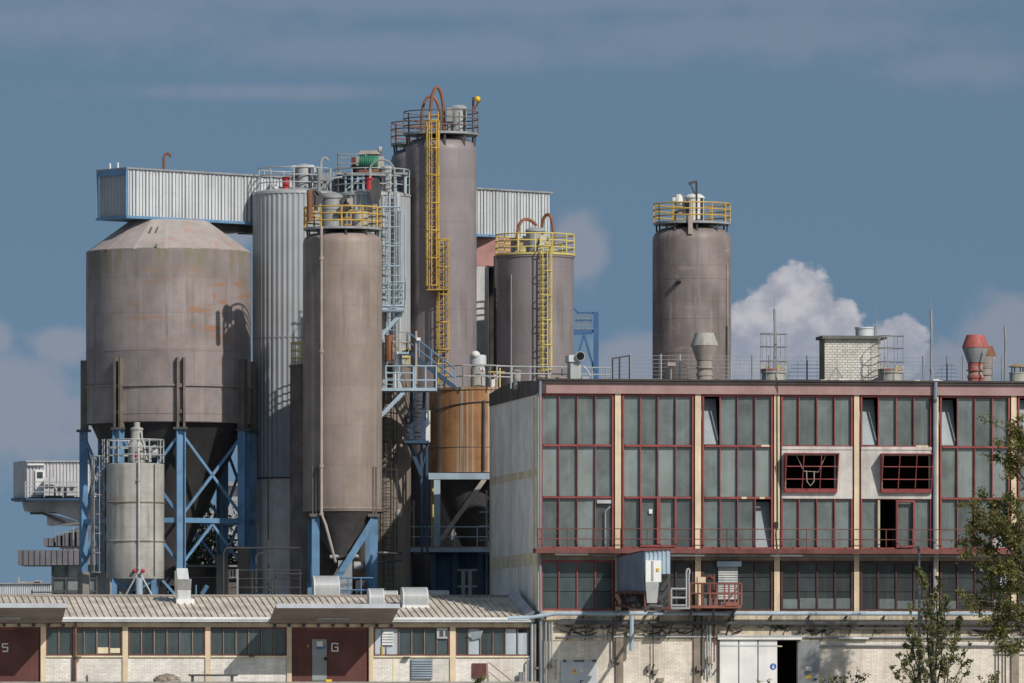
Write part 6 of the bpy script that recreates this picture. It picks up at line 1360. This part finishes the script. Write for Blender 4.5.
# ================================================================ trees
def leaf_cloud(b,pts,rnd,size,n,spread):
    for i in range(n):
        p=V(rnd.choice(pts)); p=p+V((rnd.gauss(0,spread),rnd.gauss(0,spread),rnd.gauss(0,spread*.8)))
        u=V((rnd.gauss(0,1),rnd.gauss(0,1),rnd.gauss(0,1)-.2)).normalized(); w=V((rnd.gauss(0,1),rnd.gauss(0,1),rnd.gauss(0,.6))); w=(w-u*w.dot(u)).normalized()
        s=size*rnd.uniform(.6,1.25); l=s*1.0; h=s*.5
        b.add([p-u*l,p-w*h,p+u*l,p+w*h],[(0,1,2,3)])
def branch(tb,p,d,L,r,depth,rnd,tips,up=.12,split=3,ang=.55):
    pts=[p]; n=5
    for i in range(n):
        d=(d+V((rnd.gauss(0,.10),rnd.gauss(0,.10),rnd.gauss(0,.06)+up*.3))).normalized(); pts.append(pts[-1]+d*L/n)
    tb.tube(pts,[r*(1-.5*i/n) for i in range(n+1)],6)
    if depth<=1:
        tips+= [pts[i].lerp(pts[i+1],rnd.random()) for i in range(1,n) for _ in range(2)]+[pts[-1]]
    if depth==0: return
    for k in range(split):
        i=rnd.choice([2,3,4,5]); dd=(d+V((rnd.gauss(0,ang),rnd.gauss(0,ang),rnd.gauss(0,ang*.7)))).normalized()
        branch(tb,pts[i],dd,L*rnd.uniform(.5,.75),r*.5,depth-1,rnd,tips,up,split,ang)
# big tree at the right edge, trunk outside the frame
rnd=random.Random(21); Yt_=341; q=At(Yt_)
t=thing('olive_tree',(q.x(1046),Yt_,0),'olive green tree leaning in at the right edge before the hall','tree')
tb=MB(); tips=[]
base=V((q.x(1046),Yt_,0)); tb.tube([base,base+V((-.1,0,3)),base+V((-.3,.1,6)),base+V((-.5,0,9.5)),base+V((-.4,0,12.6))],[.26,.22,.18,.12,.05],9)
def limb(x0y,px,py,dz,n,r=.07):
    h=x0y; s=base+V((-.3,0,q.z(h))); e=q.p(px,py,dz); pts=[s.lerp(e,i/5)+V((rnd.gauss(0,.07),rnd.gauss(0,.07),.25*math.sin(PI*i/5))) for i in range(6)]
    tb.tube(pts,[r*(1-.14*i) for i in range(6)],6)
    for k in range(n):
        i=rnd.choice([2,3,4,5]); d=(pts[i]-pts[i-1]).normalized()+V((rnd.gauss(0,.7),rnd.gauss(0,.7),rnd.gauss(0,.55)))
        branch(tb,pts[i],d.normalized(),rnd.uniform(.35,.7),.025,1,rnd,tips,.1,3,.6)
for a_ in ((560,972,508,-.6,10),(560,978,530,.3,10),(570,985,500,.8,11),(585,974,553,-.3,10),(575,990,522,-1,14),(590,985,545,.7,12),(600,992,566,.2,11),(600,1003,535,1.2,12),(560,1008,505,-.4,10),(620,982,606,.2,10),(630,992,618,-.5,12),(640,1005,632,.4,12),(600,1012,588,-.2,12),(640,1015,610,.9,10),(590,1005,570,-.8,11),(650,1012,645,0,8),
           (480,1003,428,.2,5),(490,1008,445,-.4,6),(500,1003,462,.4,7),(510,1012,472,.1,6),(480,1015,420,.3,5),(580,966,520,.1,5),(600,980,590,.6,5),(620,974,600,-.3,4),(470,1022,440,.5,8)): limb(*a_)
obj('trunk',tb,M['bark'],t); lb=MB(); leaf_cloud(lb,tips,rnd,.098,13500,.14); obj('crown',lb,M['leaf1'],t)
# young poplar with several upright stems in front of the lamp post
rnd=random.Random(4); Yp_=342; q=At(Yp_)
t=thing('young_poplar',(q.x(934),Yp_,0),'young upright poplar growing before the white brick beside the lamp post','tree')
tb=MB(); tips=[]
def stem(x0,x1,y1,dy,r,n,wide=.26):
    p0=V((q.x(x0),Yp_+dy*.3,0)); p1=q.p(x1,y1,dy); N=14
    pts=[p0.lerp(p1,i/N)+V((math.sin(PI*i/N)*(x0-x1)*-.004*0,0,0))+V((rnd.gauss(0,.03),rnd.gauss(0,.03),0)) for i in range(N+1)]
    tb.tube(pts,[r*(1-.8*i/N)+.008 for i in range(N+1)],6)
    H_=p1.z
    for k in range(n):
        f=rnd.uniform(.1,1)**.62; i=min(N-1,int(f*N)); p=pts[i].lerp(pts[i+1],rnd.random()); a_=rnd.uniform(0,TAU); L=wide*(1.15-f)*rnd.uniform(.9,2.6)+.12
        d=V((math.cos(a_)*.75,math.sin(a_)*.75,.75)).normalized(); e=p+d*L; tb.tube([p,p.lerp(e,.5)+V((0,0,-.02)),e],.012,4)
        tips.extend([p.lerp(e,.35),p.lerp(e,.6),p.lerp(e,.8),e])
for s_ in ((934,921,570,0,.07,60,.30),(935,938,580,.3,.07,60,.36),(936,947,598,-.3,.055,50,.36),(934,930,600,-.2,.05,45,.34),(928,906,622,.2,.045,30,.22),(926,898,655,-.2,.04,18,.2),(930,909,600,-.5,.03,18,.16),(940,962,618,.2,.045,32,.30),(942,970,644,-.2,.035,14,.2),(944,974,660,.3,.03,10,.18),(924,905,645,.5,.04,26,.28),(938,955,640,-.5,.04,32,.3),(932,918,640,-.4,.04,32,.3),(922,890,668,0,.03,14,.2)): stem(*s_)
obj('trunk',tb,M['bark'],t); lb=MB(); leaf_cloud(lb,tips,rnd,.09,5600,.055); obj('crown',lb,M['leaf2'],t)
# small weeds along the wall foot
wl=['two leafed weed sprouting left of the poplar','low weed beside the open grey door','spindly weed left of the hanging wall pipes','short weed in front of the white sliding door','low weed at the wall foot right of the poplar','tiny weed at the foot of the dark wall grille']
for i,(x,y,n) in enumerate(((856,669,7),(826,678,4),(992,672,6),(768,679,3),(842,677,4),(478,677,4))):
    rnd=random.Random(40+i); Y_=346.5 if i<5 else 344.5; q=At(Y_); tb=MB(); tips=[]; z0=0 if i<5 else DK
    for k in range(n):
        p0=V((q.x(x)+rnd.gauss(0,.12),Y_+rnd.gauss(0,.1),z0)); p1=V((q.x(x)+rnd.gauss(0,.35),Y_+rnd.gauss(0,.2),q.z(y+rnd.uniform(0,10)))); pts=[p0.lerp(p1,j/5)+V((rnd.gauss(0,.02),0,0)) for j in range(6)]; tb.tube(pts,.014,4); tips+=pts[2:]+pts[3:]
    t=thing('weed',(q.x(x),Y_,z0),wl[i],'weed','weeds along the wall foot'); obj('stem',tb,M['bark'],t); lb=MB(); leaf_cloud(lb,tips,rnd,.09,46*n,.08); obj('leaves',lb,M['leaf2'],t)
# dark bushes behind the big silo
rnd=random.Random(9); q=At(402)
t=thing('dark_bush',(q.x(215),402,0),'dense dark green tree seen between the blue silo legs','tree')
tb=MB(); tips=[]
for k in range(20):
    p0=V((q.x(212)+rnd.gauss(0,.8),402+rnd.gauss(0,.5),0)); branch(tb,p0,V((rnd.gauss(0,.22),rnd.gauss(0,.2),1)).normalized(),rnd.uniform(5.2,7.2),.09,2,rnd,tips,.25,4,.5)
obj('trunk',tb,M['bark'],t); lb=MB(); leaf_cloud(lb,tips,rnd,.16,9000,.35); obj('crown',lb,M['leaf3'],t)
# ================================================================ lamp post
q=At(346); t=thing('lamp_post',(q.x(918.8),346,0),'thin grey lamp post standing before the hall beside the poplar','lamp post')
b=MB(); b.tube([V((q.x(919.2),346,0)),V((q.x(919.2),346,q.z(560))),V((q.x(919),346,q.z(549)))],[.085,.065,.06],9); obj('post',b,M['shadepostgr'],t)
b=MB(); b.tube([q.p(919.2,550.5),q.p(916,547.5,-.3)],.05,7); b.hexa([q.p(914.2,549,-.8),q.p(918,549.6,-.8),q.p(919.4,549.2,.1),q.p(915,548.6,.1),q.p(914.2,546,-.8),q.p(918,546.2,-.8),q.p(919.4,546,.1),q.p(915,545.8,.1)]); obj('lamp_head',b,M['steeldk'],t)
# ================================================================ camera, sun, sky
cam=D.cameras.new('camera'); co=D.objects.new('camera',cam); COL.objects.link(co); co.location=(0,0,CAMZ); co.rotation_euler=(PI/2,0,0)
cam.sensor_width=36; cam.lens=F/1024*36; cam.shift_y=(HOR-341.5)/1024; cam.clip_start=1; cam.clip_end=9000; SC.camera=co
sd=(SITE.to_3x3()@V((2.2,-3.6,3.2))).normalized(); EL=math.asin(sd.z); AZ=math.atan2(sd.x,sd.y)
L=D.lights.new('sun','SUN'); L.energy=SUNE; L.angle=math.radians(.53); L.color=(1,.93,.84); lo=D.objects.new('sun',L); COL.objects.link(lo); lo.rotation_euler=sd.to_track_quat('Z','Y').to_euler(); lo.location=(60,250,80)
w=D.worlds.new('World'); SC.world=w; w.use_nodes=True; t=NT(w.node_tree); t.n.clear()
out=t.new('ShaderNodeOutputWorld'); bg=t.new('ShaderNodeBackground'); bg.inputs['Strength'].default_value=SKYS
vec=t.new('ShaderNodeTexCoord').outputs['Generated']; sp=t.new('ShaderNodeSeparateXYZ'); t.set(sp,0,vec)
cbn=t.new('ShaderNodeCombineXYZ'); t.set(cbn,0,sp.outputs[0]); t.set(cbn,1,sp.outputs[1]); t.set(cbn,2,t.math('MULTIPLY_ADD',t.math('ABSOLUTE',sp.outputs[2]),.75,.42))
nv=t.new('ShaderNodeVectorMath',operation='NORMALIZE'); t.set(nv,0,cbn.outputs[0])
sky=t.new('ShaderNodeTexSky',sky_type='NISHITA'); sky.sun_disc=False; sky.sun_elevation=EL; sky.sun_rotation=AZ; sky.air_density=1.; sky.dust_density=1.; sky.ozone_density=1.; t.set(sky,0,nv.outputs[0])
hs=t.new('ShaderNodeHueSaturation'); hs.inputs['Saturation'].default_value=SKYSAT; hs.inputs['Value'].default_value=SKYV; t.set(hs,'Color',sky.outputs[0])
skyc=t.mix(1.,hs.outputs[0],c4(SKYTINT),'MULTIPLY')
yy=t.math('MAXIMUM',sp.outputs[1],.02)
u=t.math('MULTIPLY_ADD',t.math('DIVIDE',sp.outputs[0],yy),F,512.); v=t.math('MULTIPLY_ADD',t.math('DIVIDE',sp.outputs[2],yy),-F,HOR)
front=t.ramp(sp.outputs[1],.3,.6)
cv=t.new('ShaderNodeCombineXYZ'); t.set(cv,0,u); t.set(cv,1,v)
n1=t.noise(t.mapv(cv.outputs[0],(1/95,1/80,1)),1.,9,.58); n2=t.noise(t.mapv(cv.outputs[0],(1/34,1/30,1),(5,9,0)),1.,6,.55)
nz=t.math('MULTIPLY_ADD',t.math('SUBTRACT',n1,.5),1.5,t.math('MULTIPLY',t.math('SUBTRACT',n2,.5),.75))
def blob(x,y,rx,ry):
    a_=t.math('DIVIDE',t.math('SUBTRACT',u,x),rx); b_=t.math('DIVIDE',t.math('SUBTRACT',v,y),ry)
    return t.math('SUBTRACT',1.,t.math('SQRT',t.math('ADD',t.math('MULTIPLY',a_,a_),t.math('MULTIPLY',b_,b_))))
def mx(l):
    r=l[0]
    for x in l[1:]: r=t.math('SMOOTH_MAX',r,x,.25)
    return r
HARD=mx([blob(*x) for x in ((795,302,40,38),(766,336,46,54),(828,344,46,50),(733,384,48,48),(897,347,36,32),(872,368,44,28))])
SOFT=mx([blob(*x) for x in ((1008,338,64,58),(950,366,56,32),(800,388,160,34),(578,250,36,50),(10,410,95,82),(-6,338,26,26),(60,345,40,26),(130,420,90,60),(640,366,70,44),(235,235,28,24))])
HIGH=mx([blob(*x) for x in ((60,22,420,44),(420,50,420,34),(760,34,420,46),(960,66,160,34),(260,92,240,14),(500,0,900,30))])
n3=t.noise(t.mapv(cv.outputs[0],(1/15,1/13,1),(2,3,0)),1.,5,.55)
hz=t.ramp(t.math('ADD',t.math('ADD',HARD,t.math('MULTIPLY',nz,.50)),t.math('MULTIPLY',t.math('SUBTRACT',n3,.5),.5)),.0,.20)
sz=t.math('MULTIPLY',t.ramp(t.math('ADD',SOFT,t.math('MULTIPLY',nz,.7)),.0,.50),.66)
gz=t.math('MULTIPLY',t.ramp(t.math('ADD',HIGH,t.math('MULTIPLY',nz,.75)),.05,.9),.30)
K=1/SKYS
shade=t.ramp(n2,.34,.68); low=t.ramp(v,300.,400.)
cc=t.mix(shade,c4([x*K for x in srgb(154,158,172)]),c4([x*K for x in srgb(190,189,195)]))
cc=t.mix(t.math('MULTIPLY',low,.75),cc,c4([x*K for x in srgb(128,141,162)]))
sc_=c4([x*K for x in srgb(146,150,164)])
fr=lambda x:t.math('MULTIPLY',x,front)
col=t.mix(fr(gz),skyc,sc_); col=t.mix(fr(sz),col,sc_); col=t.mix(fr(hz),col,cc)
t.set(bg,0,col); t.l.new(bg.outputs[0],out.inputs[0])
vs=SC.view_settings; vs.view_transform='Standard'; vs.look='None'; vs.gamma=1; vs.exposure=EXPO
try: vs.use_curve_mapping=False
except Exception: pass
SC.display_settings.display_device='sRGB'
SC.render.engine='CYCLES'; SC.render.resolution_x=1024; SC.render.resolution_y=683
